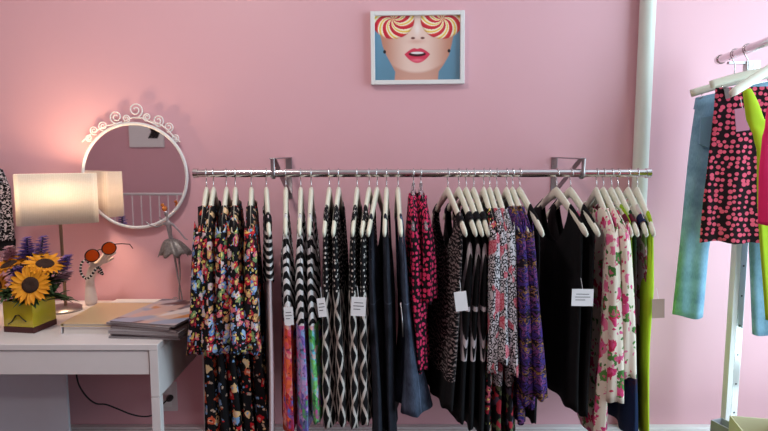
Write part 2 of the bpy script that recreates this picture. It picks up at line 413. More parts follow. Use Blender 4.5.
# ------------------------------------------------------------------ hanging rail
RY = 1.875
ra = P(197, 174.2, RY); rb = P(647, 172.2, RY); RZ = (ra.z+rb.z)/2
RR = .0125
rail = empty('clothes_rail', ((ra.x+rb.x)/2, RY, RZ)); tag(rail, 'long chrome clothes rail on two wall brackets above the row of dresses', 'clothes rail')
hl = (rb.x-ra.x)/2
MB().tube([(-hl, 0, 0), (hl, 0, 0)], RR, 24).build('tube', M['chrome'], rail, 'auto')
for s in (-1, 1):
    MB().tube([(s*(hl-.004), 0, 0), (s*(hl+.010), 0, 0)], RR+.003, 24).build('end_cap', M['chrome'], rail, 'auto')
def bracket(px_wall, label):
    x = P(px_wall, 170, WY).x
    r = empty('rail_bracket', (x, WY, RZ)); tag(r, label, 'bracket', 'brackets of the long clothes rail')
    top = P(px_wall, 157.5, WY).z-RZ; bot = P(px_wall, 199, WY).z-RZ; f = RY-WY
    MB().bar((0, -.002, bot), (0, -.002, top), .022, .004, (0, 1, 0)).build('wall_plate', M['steel'], r, bevel=.001)
    MB().bar((0, 0, top), (0, f-.005, top), .022, .004).build('top_arm', M['steel'], r, bevel=.001)
    b = MB(); b.bar((0, f+.01, top), (0, -.004, bot+.02), .016, .004, (0, 0, 1)); b.build('diagonal_brace', M['steel'], r, bevel=.001)
    pts = [(0, f-.005, top)]+[(0, f+.0165*math.cos(t), .0165*math.sin(t)) for t in [R(a) for a in range(150, 391, 20)]]
    pts[0] = (0, f-.017, top)
    MB().tube(pts, [(.002, .006)]*len(pts), 8, normal=(1, 0, 0)).build('rail_hook', M['steel'], r, 'auto')
    for z in (top-.02, bot+.015): MB().tube([(0, -.003, z), (0, -.007, z)], .004, 10).build('screw', M['steel'], r)
bracket(289, 'steel rail bracket on the pink wall left of the framed picture')
bracket(554, 'steel rail bracket on the pink wall nearer to the white pipe')

# ------------------------------------------------------------------ hangers
HL = .205
def arm_z(x): 
    a = abs(x)/HL
    return -.058 - .108*(a**1.12) 
def make_hanger():
    r = empty('clothes_hanger', (0, 0, 0))
    n = 29; pts = []; rad = []
    for i in range(n):
        x = -HL+2*HL*i/(n-1); a = abs(x)/HL
        pts.append((x, 0, arm_z(x))); e = 1 if a < .97 else .7
        rad.append(((.0165-.0055*a**.6)*e, (.0078-.0016*a)*e))
    MB().tube(pts, rad, 12, normal=(0, 1, 0)).build('body', M['hanger'], r, True)
    hr = .0152
    hp = [(hr*math.cos(t), 0, hr*math.sin(t)) for t in [R(a) for a in range(-30, 211, 15)]]
    hp += [(-.006, 0, -.02), (0, 0, -.03), (0, 0, -.052)]
    MB().tube(hp, .0016, 8).build('hook', M['chrome'], r, True)
    return r
def make_clear_hanger():
    r = empty('clothes_hanger', (0, 0, 0)); hl = .19
    pts = [(-hl+2*hl*i/20, 0, arm_z(-hl+2*hl*i/20)+.004) for i in range(21)]
    MB().tube(pts, .0045, 8, normal=(0, 1, 0)).tube([(0, 0, -.03), (0, 0, -.062)], [.004, .009], 8).build('body', M['clear'], r, True)
    hr = .0152
    hp = [(hr*math.cos(t), 0, hr*math.sin(t)) for t in [R(a) for a in range(-30, 211, 15)]]
    hp += [(-.006, 0, -.02), (0, 0, -.03), (0, 0, -.05)]
    MB().tube(hp, .0016, 8).build('hook', M['chrome'], r, True)
    return r
proto = {}
def hanger_at(loc, rz, label, kind='wood', group='hangers on the long clothes rail', pitch=0):
    if kind not in proto:
        o = proto[kind] = make_hanger() if kind == 'wood' else make_clear_hanger()
    else: o = copy_tree(proto[kind])
    o.location = loc; o.rotation_euler = (0, pitch, rz); tag(o, label, 'hanger', group)
    return o

# ------------------------------------------------------------------ garments
def loft(name, mat, parent, top, hem, st, sway=0, folds=(5, .12), wave=.004, seed=0, M_=96, N_=34, hem_amp=.0, sq=.75, uofs=0.):
    """open cloth tube: top(x), hem(xn) give edge heights; st = [(z, front, rear, half thickness)...] from top to bottom"""
    rnd = random.Random(seed); ph = [rnd.uniform(0, 6.28) for _ in range(6)]
    zs = [-s[0] for s in st]; fr = [s[1] for s in st]; re = [s[2] for s in st]; th = [s[3] for s in st]
    ztop = -zs[0]; zbot = -zs[-1]
    mb = MB(); V = []; UV = []
    for i in range(N_+1):
        s = (i/N_)**1.7
        for j in range(M_+1):
            t = 2*math.pi*j/M_; c = math.cos(t); sn = math.sin(t)
            f0 = fr[0]; r0 = re[0]
            xt = (f0 if c > 0 else r0)*c
            zt = top(xt); zh = hem(c)
            z = zt+(zh-zt)*s
            q = max(0, min(1, (ztop-z)/max(1e-4, ztop-zbot)))
            f = np.interp(-z, zs, fr); r = np.interp(-z, zs, re); ht = np.interp(-z, zs, th)
            k = folds[0]; am = folds[1]*(.25+.75*q)
            y = ht*math.copysign(abs(sn)**sq, sn)*(1+am*math.sin(k*t+ph[0]+q*1.3)+am*.6*math.sin((2*k+1)*t+ph[1]-q*2))
            x = (f if c > 0 else r)*c*(1+.5*am*math.sin((k+2)*t+ph[2]+q)*abs(c)*.25)
            y += wave*(.2+q)*math.sin(x*55+ph[3]+q*2.2)+wave*.7*math.sin(z*11+ph[4])*q
            if abs(xt) >= getattr(top, 'neck', 9): y *= .12+.88*min(1, math.sqrt(max(0, zt-z)/.022))
            y += sway*q
            z2 = z+hem_amp*math.sin(9*t+ph[5])*q*q
            V.append((x, y, z2))
        row = V[-(M_+1):]; h_2 = M_//2; acc = [0.]*(M_+1)
        for j in range(1, h_2+1): acc[j] = acc[j-1]+math.hypot(row[j][0]-row[j-1][0], row[j][1]-row[j-1][1])
        for j in range(M_-1, h_2-1, -1):
            d_ = math.hypot(row[j][0]-row[j+1][0], row[j][1]-row[j+1][1])
            if j > h_2: acc[j] = acc[j+1 if j+1 < M_ else M_]-d_
        for j in range(M_+1): UV.append((acc[j]+uofs, row[j][2], h_2))
    W = M_+1; fs = []; uvl = []
    verts = []; idx = {}
    for i in range(N_+1):
        for j in range(M_): verts.append(V[i*W+j])
    for i in range(N_):
        for j in range(M_):
            a = i*M_+j; b = i*M_+(j+1) % M_
            fs.append((a, a+M_, b+M_, b))
            u = [UV[i*W+j][:2], UV[(i+1)*W+j][:2], UV[(i+1)*W+j+1][:2], UV[i*W+j+1][:2]]
            if j == M_//2:   # rear seam: start the other side's run here
                u = [(u[3][0]-.005, u[0][1]), (u[2][0]-.005, u[1][1]), u[2], u[3]]
            uvl += u
    mb.v = verts; mb.f = fs; mb.uv = uvl
    o = mb.build(name, mat, parent, smooth=True)
    m = o.modifiers.new('thick', 'SOLIDIFY'); m.thickness = .0012; m.offset = -1
    return o

def topline(neck, scoop, strap_out, armhole, hw, lift=.0195):
    def f(x):
        a = abs(x)
        if a < neck:
            return arm_z(neck)+lift-scoop*math.sqrt(max(0, 1-(a/neck)**2))
        if a <= strap_out+1e-6: return arm_z(a)+lift
        q = min(1, (a-strap_out)/max(1e-3, hw-strap_out))
        return arm_z(strap_out)+lift-armhole*(q**.55)
    f.neck = neck
    return f
def sleeve(root, mat, side, hemz, x0, r0, r1, sway=0, seed=0, cuff=None, thick=None):
    rnd = random.Random(seed); p = rnd.uniform(0, 6); n = 22; k = 28
    z0 = arm_z(.185)+.026; mb = MB(); V = []; uv = []; fs = []
    for i in range(n+1):
        s = i/n; z = z0+(hemz-z0)*s; e = min(1, s*5)
        rx = (max(.024, r0)+(r1-max(.024, r0))*s)*(.85+.15*math.sin(e*math.pi/2)); ry = (max(.0165, thick[0])+(thick[1]-max(.0165, thick[0]))*s)*(.9+.1*e)
        cx = side*(x0+.012*math.sin(s*3+p)*s)
        if i == n and cuff: rx *= .85
        for j in range(k+1):
            t = 2*math.pi*j/k
            w = 1+.13*math.sin(4*t+p+s*4)*(.3+s)
            V.append((cx+rx*math.cos(t)*w, ry*math.sin(t)*w+sway*s, z+.003*math.sin(3*t+p)*s-(1-e)*.03*abs(math.cos(t)))); uv.append((t*(rx*.5+ry*.5)+seed*.41, V[-1][2]))
    vv = [V[i*(k+1)+j] for i in range(n+1) for j in range(k)]
    uvl = []
    for i in range(n):
        for j in range(k):
            a = i*k+j; b = i*k+(j+1) % k
            fs.append((a, a+k, b+k, b)); W = k+1
            uvl += [uv[i*W+j], uv[(i+1)*W+j], uv[(i+1)*W+j+1], uv[i*W+j+1]]
    mb.v = vv; mb.f = fs; mb.uv = uvl
    o = mb.build('sleeve', mat, root, smooth=True)
    m = o.modifiers.new('thick', 'SOLIDIFY'); m.thickness = .0012; m.offset = -1
    return o

def price_tag(root, mat, pa, pb, Yw, lines=True):
    """card hanging on the garment, given by its photo corners and depth; built in the garment's local frame"""
    inv = root.matrix_basis.inverted()
    A = P(pa[0], pa[1], Yw); B = P(pb[0], pb[1], Yw)
    c = (A+B)/2; w = abs(B.x-A.x); h = abs(A.z-B.z)
    rot = Matrix.Rotation(R(random.uniform(-9, 9)), 3, 'Y')
    mb = MB().box((0, 0, 0), (w, .0012, h), rot)
    mb.v = [tuple(inv @ (Vector(v)+c)) for v in mb.v]
    t = mb.build('price_tag', mat, root)
    t['label'] = 'paper price tag'
    if lines:
        ln = MB()
        for i, (fw, fx) in enumerate(((.6, 0), (.7, 0), (.45, -.1))):
            ln.box(rot @ Vector((fx*w, -.0009, h*(.2-.17*i))), (w*fw, .0004, h*.035), rot)
        ln.v = [tuple(inv @ (Vector(v)+c)) for v in ln.v]
        ln.build('printed_line', M['ink'], t)
    s = MB().tube([Vector((0, 0, h*.45)), Vector((-.004, .008, h*.5+.03))], .0006, 5)
    s.v = [tuple(inv @ (Vector(v)+c)) for v in s.v]
    s.build('string', M['tagcard'], t)

cnt = [0]
SHIFT = [M[k] for k in ('floral', 'floral2', 'cream_floral', 'pale_floral', 'redfloral', 'pinkdots', 'lattice', 'leopard', 'purple', 'lace', 'ombre')]
def rail_spot(hook, tip):
    hx = P(hook, 173, RY).x; a = 0
    for _ in range(6):
        tx = P(tip, 235, RY-HL*math.cos(a)).x
        a = math.asin(max(-.6, min(.6, (tx-hx)/HL)))
    return Vector((hx, RY, RZ)), a-math.pi/2, a
def garment(name, cat, desc, hook, tip, hem_y, hem_px, tt, th, mat, kind='tank', group=None, f=(.19, .19), r=None, neck=.11, so=.16, scoop=.12, armh=.16,
            folds=(5, .12), wave=.004, slv=None, hanger='wood', hem_amp=.003, mid=None, hem_tilt=0, straps=None, slv_mat=None, hdesc=None, tag2=None, sq=.75):
    cnt[0] += 1; sd = cnt[0]*13
    loc, rz, a = rail_spot(hook, tip)
    h = hanger_at(loc, rz, (hdesc or ('white wooden hanger carrying the ' if hanger == 'wood' else 'clear plastic hanger carrying the ')+tag2), hanger)
    g = empty(name, loc, rz); tag(g, desc, cat, group)
    fx = f[1]; Yf = RY-fx*math.cos(a)
    ph = P(hem_px, hem_y, Yf); hz = ph.z-RZ
    fx_w = loc.x+fx*math.sin(a); sway = (ph.x-fx_w)/math.cos(a)
    if r is None: r = f
    if kind == 'sleeve' and hanger == 'wood': f = (max(f[0], .214), f[1]); r = (max(r[0], .214), r[1]); tt = .0155; sq = .5
    hw = f[0]
    if kind == 'sleeve': top = topline(neck, scoop, hw, 0, hw)
    else: top = topline(neck, scoop, so, armh, hw)
    ztop = -.09
    st = [(ztop, f[0], r[0], tt)]
    if mid: st += [(m[0], m[1], m[2], m[3]) for m in mid]
    st += [(hz, f[1], r[1], th)]
    hem = lambda c: hz+hem_tilt*c
    loft('body', mat, g, top, hem, st, sway, folds, wave, sd, hem_amp=hem_amp, sq=sq, uofs=(sd*.37 if mat in SHIFT else 0))
    if slv:
        sy, spx, r0, r1, t0, t1 = slv
        x0 = .191
        ps = P(spx, sy, RY-x0*math.cos(a)); sw = (ps.x-(loc.x+x0*math.sin(a)))/math.cos(a)
        sleeve(g, slv_mat or mat, 1, ps.z-RZ, x0, r0, r1, sw, sd, thick=(t0, t1))
        sleeve(g, slv_mat or mat, -1, ps.z-RZ, x0, r0, r1, sw*.4, sd+1, thick=(t0, t1))
    if straps:   # trimmed band over both arms of the hanger
        for s in (-1, 1):
            x = s*straps[1]; z = arm_z(x)
            pts = [(x+s*.012*math.cos(t), .0, z) for t in (0,)]
            mb = MB(); ring = []
            for q in range(13):
                t = -math.pi*.5+math.pi*2*q/12*.0+math.pi*q/12
            for dx in (-.012, 0, .012):
                pass
            mb.tube([(x-s*.016, 0, arm_z(x-s*.016)), (x, 0, z), (x+s*.016, 0, arm_z(x+s*.016))], [(.0165, .0105)]*3, 14, normal=(0, 1, 0), cap=False)
            mb.build('shoulder_strap', straps[0], g, True)
    bpy.context.view_layer.update()
    return g

GF = 'black floral long sleeved dresses at the left end of the rail'
ord5 = ['leftmost black floral dress, beside the desk', 'second black floral dress from the desk', 'third black floral dress from the desk', 'fourth black floral dress from the desk', 'fifth black floral dress, beside the striped halter']
for i, (hk, tp, sx, hx, m) in enumerate(((206, 200, 196, 214, 'floral'), (213, 207, 211, 225, 'floral'), (226, 221, 224, 237, 'floral'), (235, 233, 238, 249, 'floral'), (251, 250, 252, 262, 'floral2'))):
    garment('floral_dress', 'dress', ord5[i]+', red and blue flowers, flared sleeves', hk, tp, 442, hx, .011, .023, M['floral2'], 'sleeve', GF, f=(.185, .155), r=(.185, .16), neck=.10, scoop=.03,
            folds=(6, .2), wave=.006, slv=(352-(i % 2)*2, sx, .018, .036, .012, .0245), tag2=ord5[i].split(',')[0], slv_mat=M['floral'])
g = garment('halter_dress', 'dress', 'slim pale long dress with black and white striped halter top', 266, 269, 440, 272, .009, .012, M['white_cloth'], 'tank', None, f=(.18, .185), neck=.145, so=.165, scoop=.2, armh=.14, straps=(M['piping'], .15), tag2='pale striped halter dress', folds=(3, .1), wave=.002)
loft('striped_bodice', M['piping'], g, topline(.13, .16, .16, .10, .185, .0165), lambda c: -.30-.05*(1-abs(c)), [(-.09, .186, .186, .0115), (-.32, .192, .192, .0155)], 0, (3, .05), .001, 5)
GM = 'striped maxi dresses with watercolour skirts'
g1 = garment('maxi_dress', 'dress', 'striped top maxi dress with orange and red watercolour skirt', 285.5, 285.5, 436, 291, .009, .0225, M['maxi_orange'], 'tank', GM, f=(.18, .19), neck=.14, so=.155, scoop=.16, armh=.15, tag2='orange and red maxi dress', folds=(6, .2), mid=[(-.30, .18, .18, .020), (-.44, .185, .185, .0185)])
g2 = garment('maxi_dress', 'dress', 'striped top maxi dress with lilac and blue watercolour skirt', 300.5, 299.5, 438, 303.5, .009, .0215, M['maxi_purple'], 'tank', GM, f=(.18, .19), neck=.14, so=.155, scoop=.16, armh=.15, tag2='lilac and blue maxi dress', folds=(6, .2), mid=[(-.30, .18, .18, .020), (-.44, .185, .185, .0185)])
g3 = garment('maxi_dress', 'dress', 'striped top maxi dress with green and turquoise watercolour skirt', 311, 309, 424, 316, .009, .0225, M['maxi_green'], 'tank', GM, f=(.18, .19), neck=.14, so=.155, scoop=.16, armh=.15, tag2='green and turquoise maxi dress', folds=(6, .2), mid=[(-.30, .18, .18, .020), (-.44, .185, .185, .0185)])
price_tag(g1, M['tagcard'], (284, 307), (293.5, 325), RY-.225)
price_tag(g3, M['tagcard'], (317.5, 298), (326, 317), RY-.225)
GL = 'black dresses with white lattice lines'
for i, (hk, tp, hx, d) in enumerate(((329, 324, 328, 'black lattice dress next to the green maxi dress'), (338.5, 333, 341, 'second black lattice dress from the maxi dresses'), (357, 352.5, 353, 'third black lattice dress, carrying a price tag'), (369, 361.5, 365, 'last black lattice dress, beside the dark denim'))):
    g = garment('lattice_dress', 'dress', d+', white dotted shoulders', hk, tp, 429-(i % 2)*3, hx, .009, .023, M['lattice'], 'tank', GL, f=(.185, .19), neck=.10, so=.165, scoop=.1, armh=.07, tag2=d.split(',')[0], folds=(4, .12), mid=[(-.26, .19, .19, .017), (-.5, .19, .19, .021)])
    if i == 2: price_tag(g, M['tagcard'], (351, 297), (366, 316), RY-.225)
GD = 'denim pinafores on the rail'
garment('denim_pinafore', 'dress', 'darkest navy denim pinafore, beside the black lattice dresses', 377, 368, 445, 377, .009, .021, M['denim_dark'], 'tank', GD, f=(.18, .19), neck=.14, so=.16, scoop=.18, armh=.17, straps=None, tag2='darkest navy denim pinafore', folds=(4, .15), mid=[(-.32, .185, .185, .016)])
garment('denim_pinafore', 'dress', 'dark denim pinafore between the darkest one and the blue flared one', 386.5, 384.5, 440, 391, .009, .019, M['denim_dark'], 'tank', GD, f=(.18, .17), neck=.14, so=.16, scoop=.18, armh=.17, straps=None, tag2='middle dark denim pinafore', folds=(4, .15), mid=[(-.36, .18, .18, .017)])
g = garment('denim_pinafore', 'dress', 'mid blue flared denim pinafore beside the pink dotted tops', 398, 401, 418, 415, .009, .056, M['denim_mid'], 'tank', GD, f=(.18, .2), neck=.14, so=.16, scoop=.18, armh=.17, straps=None, tag2='mid blue flared denim pinafore', folds=(5, .12), mid=[(-.36, .185, .185, .016), (-.5, .19, .19, .022)], hem_tilt=.004)
MB().tube([(.2, .0, -.36), (.208, .004, -.41), (.205, .006, -.46)], .0022, 6).build('buckle_chain', M['steel'], g, True)
GP = 'black tops with pink dots'
garment('dotted_blouse', 'blouse', 'black top with pink dots, nearer the denim', 413.5, 413, 372, 421, .016, .018, M['pinkdots'], 'sleeve', GP, f=(.15, .17), neck=.05, scoop=.02, hanger='clear', tag2='pink dotted top nearer the denim', folds=(7, .22), mid=[(-.2, .18, .18, .028), (-.38, .185, .185, .032), (-.46, .18, .18, .02)], hem_amp=.006)
garment('dotted_blouse', 'blouse', 'black top with pink dots, beside the grey patterned tank dress', 421, 427, 303, 430, .016, .03, M['pinkdots'], 'sleeve', GP, f=(.15, .185), neck=.05, scoop=.02, hanger='clear', tag2='pink dotted top by the tank dress', folds=(7, .2), mid=[(-.2, .18, .18, .027)], hem_amp=.006)
g = garment('tank_dress', 'dress', 'black scoop neck tank dress with grey ornamental print', 448, 466, 410, 452, .009, .027, M['lace'], 'tank', None, f=(.18, .19), neck=.13, so=.155, scoop=.14, armh=.1, tag2='grey ornamental tank dress', mid=[(-.3, .185, .185, .017), (-.5, .19, .19, .022)], straps=(M['piping'], .145))
GB = 'black sheath dresses with white curved bands'
for i, (hk, tp, hx, hy, d) in enumerate(((459, 476, 461, 424, 'black and white curved sheath dress with a square price tag'), (466.5, 482.5, 472, 430, 'black and white curved sheath dress in the middle of three'), (474, 488.5, 482, 436, 'black and white curved sheath dress beside the leopard ones'))):
    g = garment('sheath_dress', 'dress', d, hk, tp, hy, hx, .009, .017, M['block'], 'tank', GB, f=(.18, .19), neck=.13, so=.15, scoop=.12, armh=.13, tag2=['tagged sheath dress', 'middle sheath dress', 'sheath dress beside the leopard ones'][i], straps=(M['piping'], .14), folds=(3, .1), mid=[(-.32, .185, .185, .014), (-.5, .185, .185, .016)])
    if i == 0: price_tag(g, M['tagcard'], (455, 291.5), (467, 311), RY-.23, False)
GS = 'leopard and rose print dresses'
for i, (hk, tp, hx, sx, d) in enumerate(((484, 496, 488, 493, 'rose and leopard dress beside the sheath dresses'), (490, 503, 500, 503, 'rose and leopard dress in the middle of three'), (497, 510, 511, 514, 'rose and leopard dress beside the purple blouses'))):
    garment('leopard_dress', 'dress', d+', long grey and white sleeves', hk, tp, 444, hx, .009, .016, M['redfloral'] if i == 0 else M['leopard'], 'sleeve', GS, f=(.18, .16), neck=.11, scoop=.03, folds=(5, .15), slv=((372, 360, 373)[i], sx, .018, .027, .010, .016), slv_mat=M['leopard'], tag2=d)
GU = 'purple patterned blouses'
for i, (hk, tp, hx, sx, d) in enumerate(((507, 521, 521, 527, 'purple patterned blouse beside the leopard dresses'), (513, 529, 534, 539, 'purple patterned blouse nearer the black dresses'))):
    garment('purple_blouse', 'blouse', d+', wide gathered sleeve', hk, tp, 425-i*14, hx, .009, .018, M['purple'], 'sleeve', GU, f=(.18, .16), neck=.10, scoop=.03, folds=(6, .18), slv=(403-i*8, sx, .02, .03, .010, .0185), tag2=d)
garment('tank_dress', 'dress', 'black dress squeezed between the purple blouses and the plain black dresses', 520, 543, 424, 535, .009, .016, M['black'], 'tank', 'plain black dresses', f=(.18, .15), neck=.1, so=.165, scoop=.1, armh=.12, tag2='black dress beside the purple blouses', folds=(4, .1))
garment('tank_dress', 'dress', 'plain black sleeveless dress facing the gap in the rail', 557, 587, 405, 577, .009, .02, M['black'], 'tank', 'plain black dresses', f=(.18, .185), r=(.18, .2), neck=.1, so=.175, scoop=.13, armh=.1, tag2='black dress facing the gap', folds=(4, .1), hem_tilt=-.02)
g = garment('tank_dress', 'dress', 'plain black sleeveless dress with a white price tag by the cream floral dress', 571, 599, 418, 589, .009, .018, M['black'], 'tank', 'plain black dresses', f=(.18, .18), neck=.1, so=.175, scoop=.13, armh=.1, tag2='tagged black dress', folds=(4, .1))
price_tag(g, M['tagcard'], (572, 289), (593, 306), RY-.205)
GC = 'cream dresses with pink roses'
garment('rose_dress', 'dress', 'cream dress with pink roses and long cuffed sleeve, beside the black dresses', 597, 613, 446, 603, .010, .026, M['cream_floral'], 'sleeve', GC, f=(.18, .185), neck=.11, scoop=.03, folds=(5, .2), slv=(400, 615, .02, .034, .012, .026), tag2='rose dress beside the black dresses')
garment('rose_dress', 'dress', 'cream dress with pink roses, short of the other, by the lime blouse', 604, 624, 380, 627, .010, .02, M['cream_floral'], 'sleeve', GC, f=(.18, .15), neck=.11, scoop=.03, folds=(5, .15), slv=(376, 628, .02, .034, .012, .024), tag2='rose dress nearer the lime blouse')
garment('green_blouse', 'blouse', 'short lime green sleeveless blouse with a maroon shoulder band', 612, 632, 300, 634, .009, .010, M['lime'], 'tank', None, f=(.18, .18), neck=.1, so=.175, scoop=.1, armh=.1, straps=(M['maroon'], .15), tag2='lime green blouse')
garment('maroon_dress', 'dress', 'long dark dress fading from maroon to navy', 618.5, 638, 440, 634, .009, .021, M['ombre'], 'tank', None, f=(.18, .185), neck=.12, so=.17, scoop=.12, armh=.1, straps=(M['maroon'], .15), tag2='maroon to navy dress', folds=(5, .15))
garment('green_blouse', 'blouse', 'pale leaf print blouse with a navy shoulder band', 629, 647, 330, 645, .009, .010, M['pale_floral'], 'tank', None, f=(.18, .17), neck=.1, so=.17, scoop=.12, armh=.08, straps=(M['navy'], .15), tag2='pale leaf print blouse')
g = garment('neon_dress', 'dress', 'neon yellow green dress at the right end of the rail', 638, 654, 440, 646, .009, .008, M['neon'], 'tank', None, f=(.185, .19), neck=.13, so=.17, scoop=.12, armh=.12, tag2='neon dress at the rail end', mid=[(-.33, .19, .19, .026), (-.5, .19, .19, .014)], folds=(4, .15))
price_tag(g, M['tagbrown'], (652.5, 299), (664, 318), RY-.2, False)

# ------------------------------------------------------------------ framed picture
pc = P(417.5, 48, WY-.012); pw = P(464.5, 48, WY-.02).x-P(370.5, 48, WY-.02).x; phh = P(417, 11.5, WY-.02).z-P(417, 85, WY-.02).z
pic = empty('framed_picture', (pc.x, WY, pc.z)); pic.rotation_euler = (0, R(-.6), 0)
tag(pic, 'white framed print of a woman with lollipops over her eyes and pink lips', 'picture')
fb = .015; mb = MB()
for s in (-1, 1):
    mb.box((s*(pw/2-fb/2), -.011, 0), (fb, .022, phh)); mb.box((0, -.011, s*(phh/2-fb/2)), (pw-2*fb, .022, fb))
mb.build('frame', M['whitemetal'], pic, bevel=.0015)
MB().box((0, -.0035, 0), (pw-2*fb, .007, phh-2*fb)).build('backing', M['tagcard'], pic)
def colour_grid(name, w, h, nx, ny, fn, parent, mat, xform):
    mb = MB(); col = []
    for j in range(ny+1):
        for i in range(nx+1):
            u = i/nx; v = j/ny; mb.v.append(tuple(xform(u, v))); col.append(fn(u, v))
    for j in range(ny):
        for i in range(nx):
            a = j*(nx+1)+i; mb.f.append((a, a+1, a+nx+2, a+nx+1))
    mb.col = col
    return mb.build(name, mat, parent, True)
def lerp(a, b, t): return tuple(x+(y-x)*t for x, y in zip(a, b))
def ss(a, b, x): t = max(0, min(1, (x-a)/(b-a))); return t*t*(3-2*t)
facepoly = [(75, 45), (75, 150), (85, 200), (105, 250), (132, 300), (150, 335), (146, 380)], [(455, 45), (452, 150), (445, 190), (430, 250), (402, 300), (376, 335), (372, 380)]
def face(u, v):
    x = 45+442*u; y = 45+335*v
    c = lerp(srgb(108, 154, 184), srgb(96, 138, 162), v)
    ys = [p[1] for p in facepoly[0]]
    xl = np.interp(y, ys, [p[0] for p in facepoly[0]]); xr_ = np.interp(y, [p[1] for p in facepoly[1]], [p[0] for p in facepoly[1]])
    skin = lerp(srgb(238, 205, 193), srgb(196, 134, 112), ss(.15, 1, abs(x-262)/190))
    jaw = 335-((x-262)/120)**2*35
    skin = lerp(skin, srgb(196, 138, 120), .75*ss(-6, 14, y-jaw))
    skin = lerp(skin, srgb(205, 135, 118), .5*math.exp(-((x-262)/40)**2-((y-178)/12)**2))
    m = ss(-3, 3, x-xl)*ss(-3, 3, xr_-x); c = lerp(c, skin, m)
    for ex, ey in ((95, 230), (430, 228)): c = lerp(srgb(30, 25, 30), c, ss(6, 9, math.hypot(x-ex, (y-ey)*.8)))
    # nose
    c = lerp(c, srgb(250, 238, 236), .7*math.exp(-((x-266)/16)**2-((y-110)/35)**2))
    for nx_ in (243, 293): c = lerp(srgb(110, 50, 45), c, ss(.6, 1.3, math.hypot((x-nx_)/11, (y-160)/6)))
    # lips
    dx = (x-265)/66; up = 34*(1-abs(dx)**1.8)-7*math.exp(-(dx/.16)**2) if abs(dx) < 1 else 0; lo = 44*(1-abs(dx)**2) if abs(dx) < 1 else 0
    if abs(dx) < 1:
        m = ss(-3, 3, y-(243-up))*ss(-3, 3, (246+lo)-y)
        lip = lerp(srgb(216, 58, 88), srgb(245, 130, 150), .7*math.exp(-((y-275)/8)**2-dx*dx*4))
        c = lerp(c, lip, m)
        mo = math.hypot(dx/.68, (y-243)/13); c = lerp(srgb(60, 15, 22), c, ss(.9, 1.1, mo))
        te = math.hypot(dx/.5, (y-237)/6); c = lerp(srgb(240, 232, 232), c, ss(.85, 1.15, te))
    for cx, cy, rx, ry, sg in ((140, 60, 112, 104, 1), (394, 62, 112, 104, -1)):
        d = math.hypot((x-cx)/rx, (y-cy)/ry)
        if d < 1.06:
            a = math.atan2((y-cy)*1.0, (x-cx)); q = (a*sg*1.0/(2*math.pi)*8+d*1.9) % 1
            st = srgb(208, 36, 62) if q < .34 else srgb(250, 236, 205) if q < .55 else srgb(240, 205, 90) if q < .75 else srgb(252, 240, 225) if q < .88 else srgb(226, 92, 60)
            st = lerp(st, srgb(170, 40, 50), .5*ss(.88, 1, d)); c = lerp(st, c, ss(.97, 1.03, d))
    return (c[0], c[1], c[2], 1)
iw = pw-2*fb; ih = phh-2*fb
colour_grid('print', iw, ih, 220, 166, face, pic, M['print'], lambda u, v: (-iw/2+iw*u, -.0085, ih/2-ih*v))

# ------------------------------------------------------------------ round mirror
MY = WY-.022
mc = P(135, 176, MY); mr = (P(188, 176, MY).x-P(82, 176, MY).x)/2-.004
mir = empty('round_mirror', (mc.x, MY, mc.z)); tag(mir, 'round wall mirror in white wire frame with scrolls on top', 'mirror')
ring = [(mr*math.cos(t), 0, mr*math.sin(t)) for t in [2*math.pi*i/72 for i in range(73)]]
MB().tube(ring, .0058, 12, cap=False, normal=(0, 1, 0)).build('frame', M['whitemetal'], mir, True)
mt = NT('mirror_glass', .02, 1); mt.base(srgb(232, 226, 228))
MB().lathe([(mr-.002, 0), (mr-.002, .005)], (0, .004, 0), 72, Matrix.Rotation(R(90), 3, 'X')).build('glass', mt.m, mir)
def spiral(px, py, r, d, turns=1.6, a0=0):
    c = P(px, py, MY); c = (c.x-mc.x, c.z-mc.z); pts = []
    for i in range(40):
        s = i/39; t = a0+d*turns*2*math.pi*s; q = r*(1-.78*s)
        pts.append((c[0]+q*math.cos(t), 0, c[1]+q*math.sin(t)))
    return pts
kpx = MY/F
sp = MB()
for px, py, r, d, a0 in ((135.5, 110, 7.5, 1, -90), (116, 117, 6.5, -1, -80), (103, 126, 5, -1, -70), (94, 130.5, 4.5, -1, -60), (158, 120.5, 6, 1, -110), (168.5, 127, 5, 1, -110), (175, 138, 4.2, 1, -130), (89, 138, 3.6, -1, -50), (126, 118.5, 4, 1, -90), (147, 117, 4, -1, -90)):
    sp.tube(spiral(px, py, r*kpx, d, 1.7, R(a0)), .0024, 7)
for s in ([(82, 142), (88, 136), (96, 131), (106, 126), (114, 124), (122, 122)], [(122, 124), (128, 119), (133, 117.5), (142, 118), (150, 122), (158, 126)], [(150, 121), (160, 124), (168, 130), (174, 137), (180, 142)]):
    q = [P(a, b, MY)-mc for a, b in s]
    sp.tube(q, .0024, 7)
sp.build('scrollwork', M['whitemetal'], mir, True)
MB().box((0, .013, mr-.012), (.03, .018, .02)).build('wall_mount', M['steel'], mir)

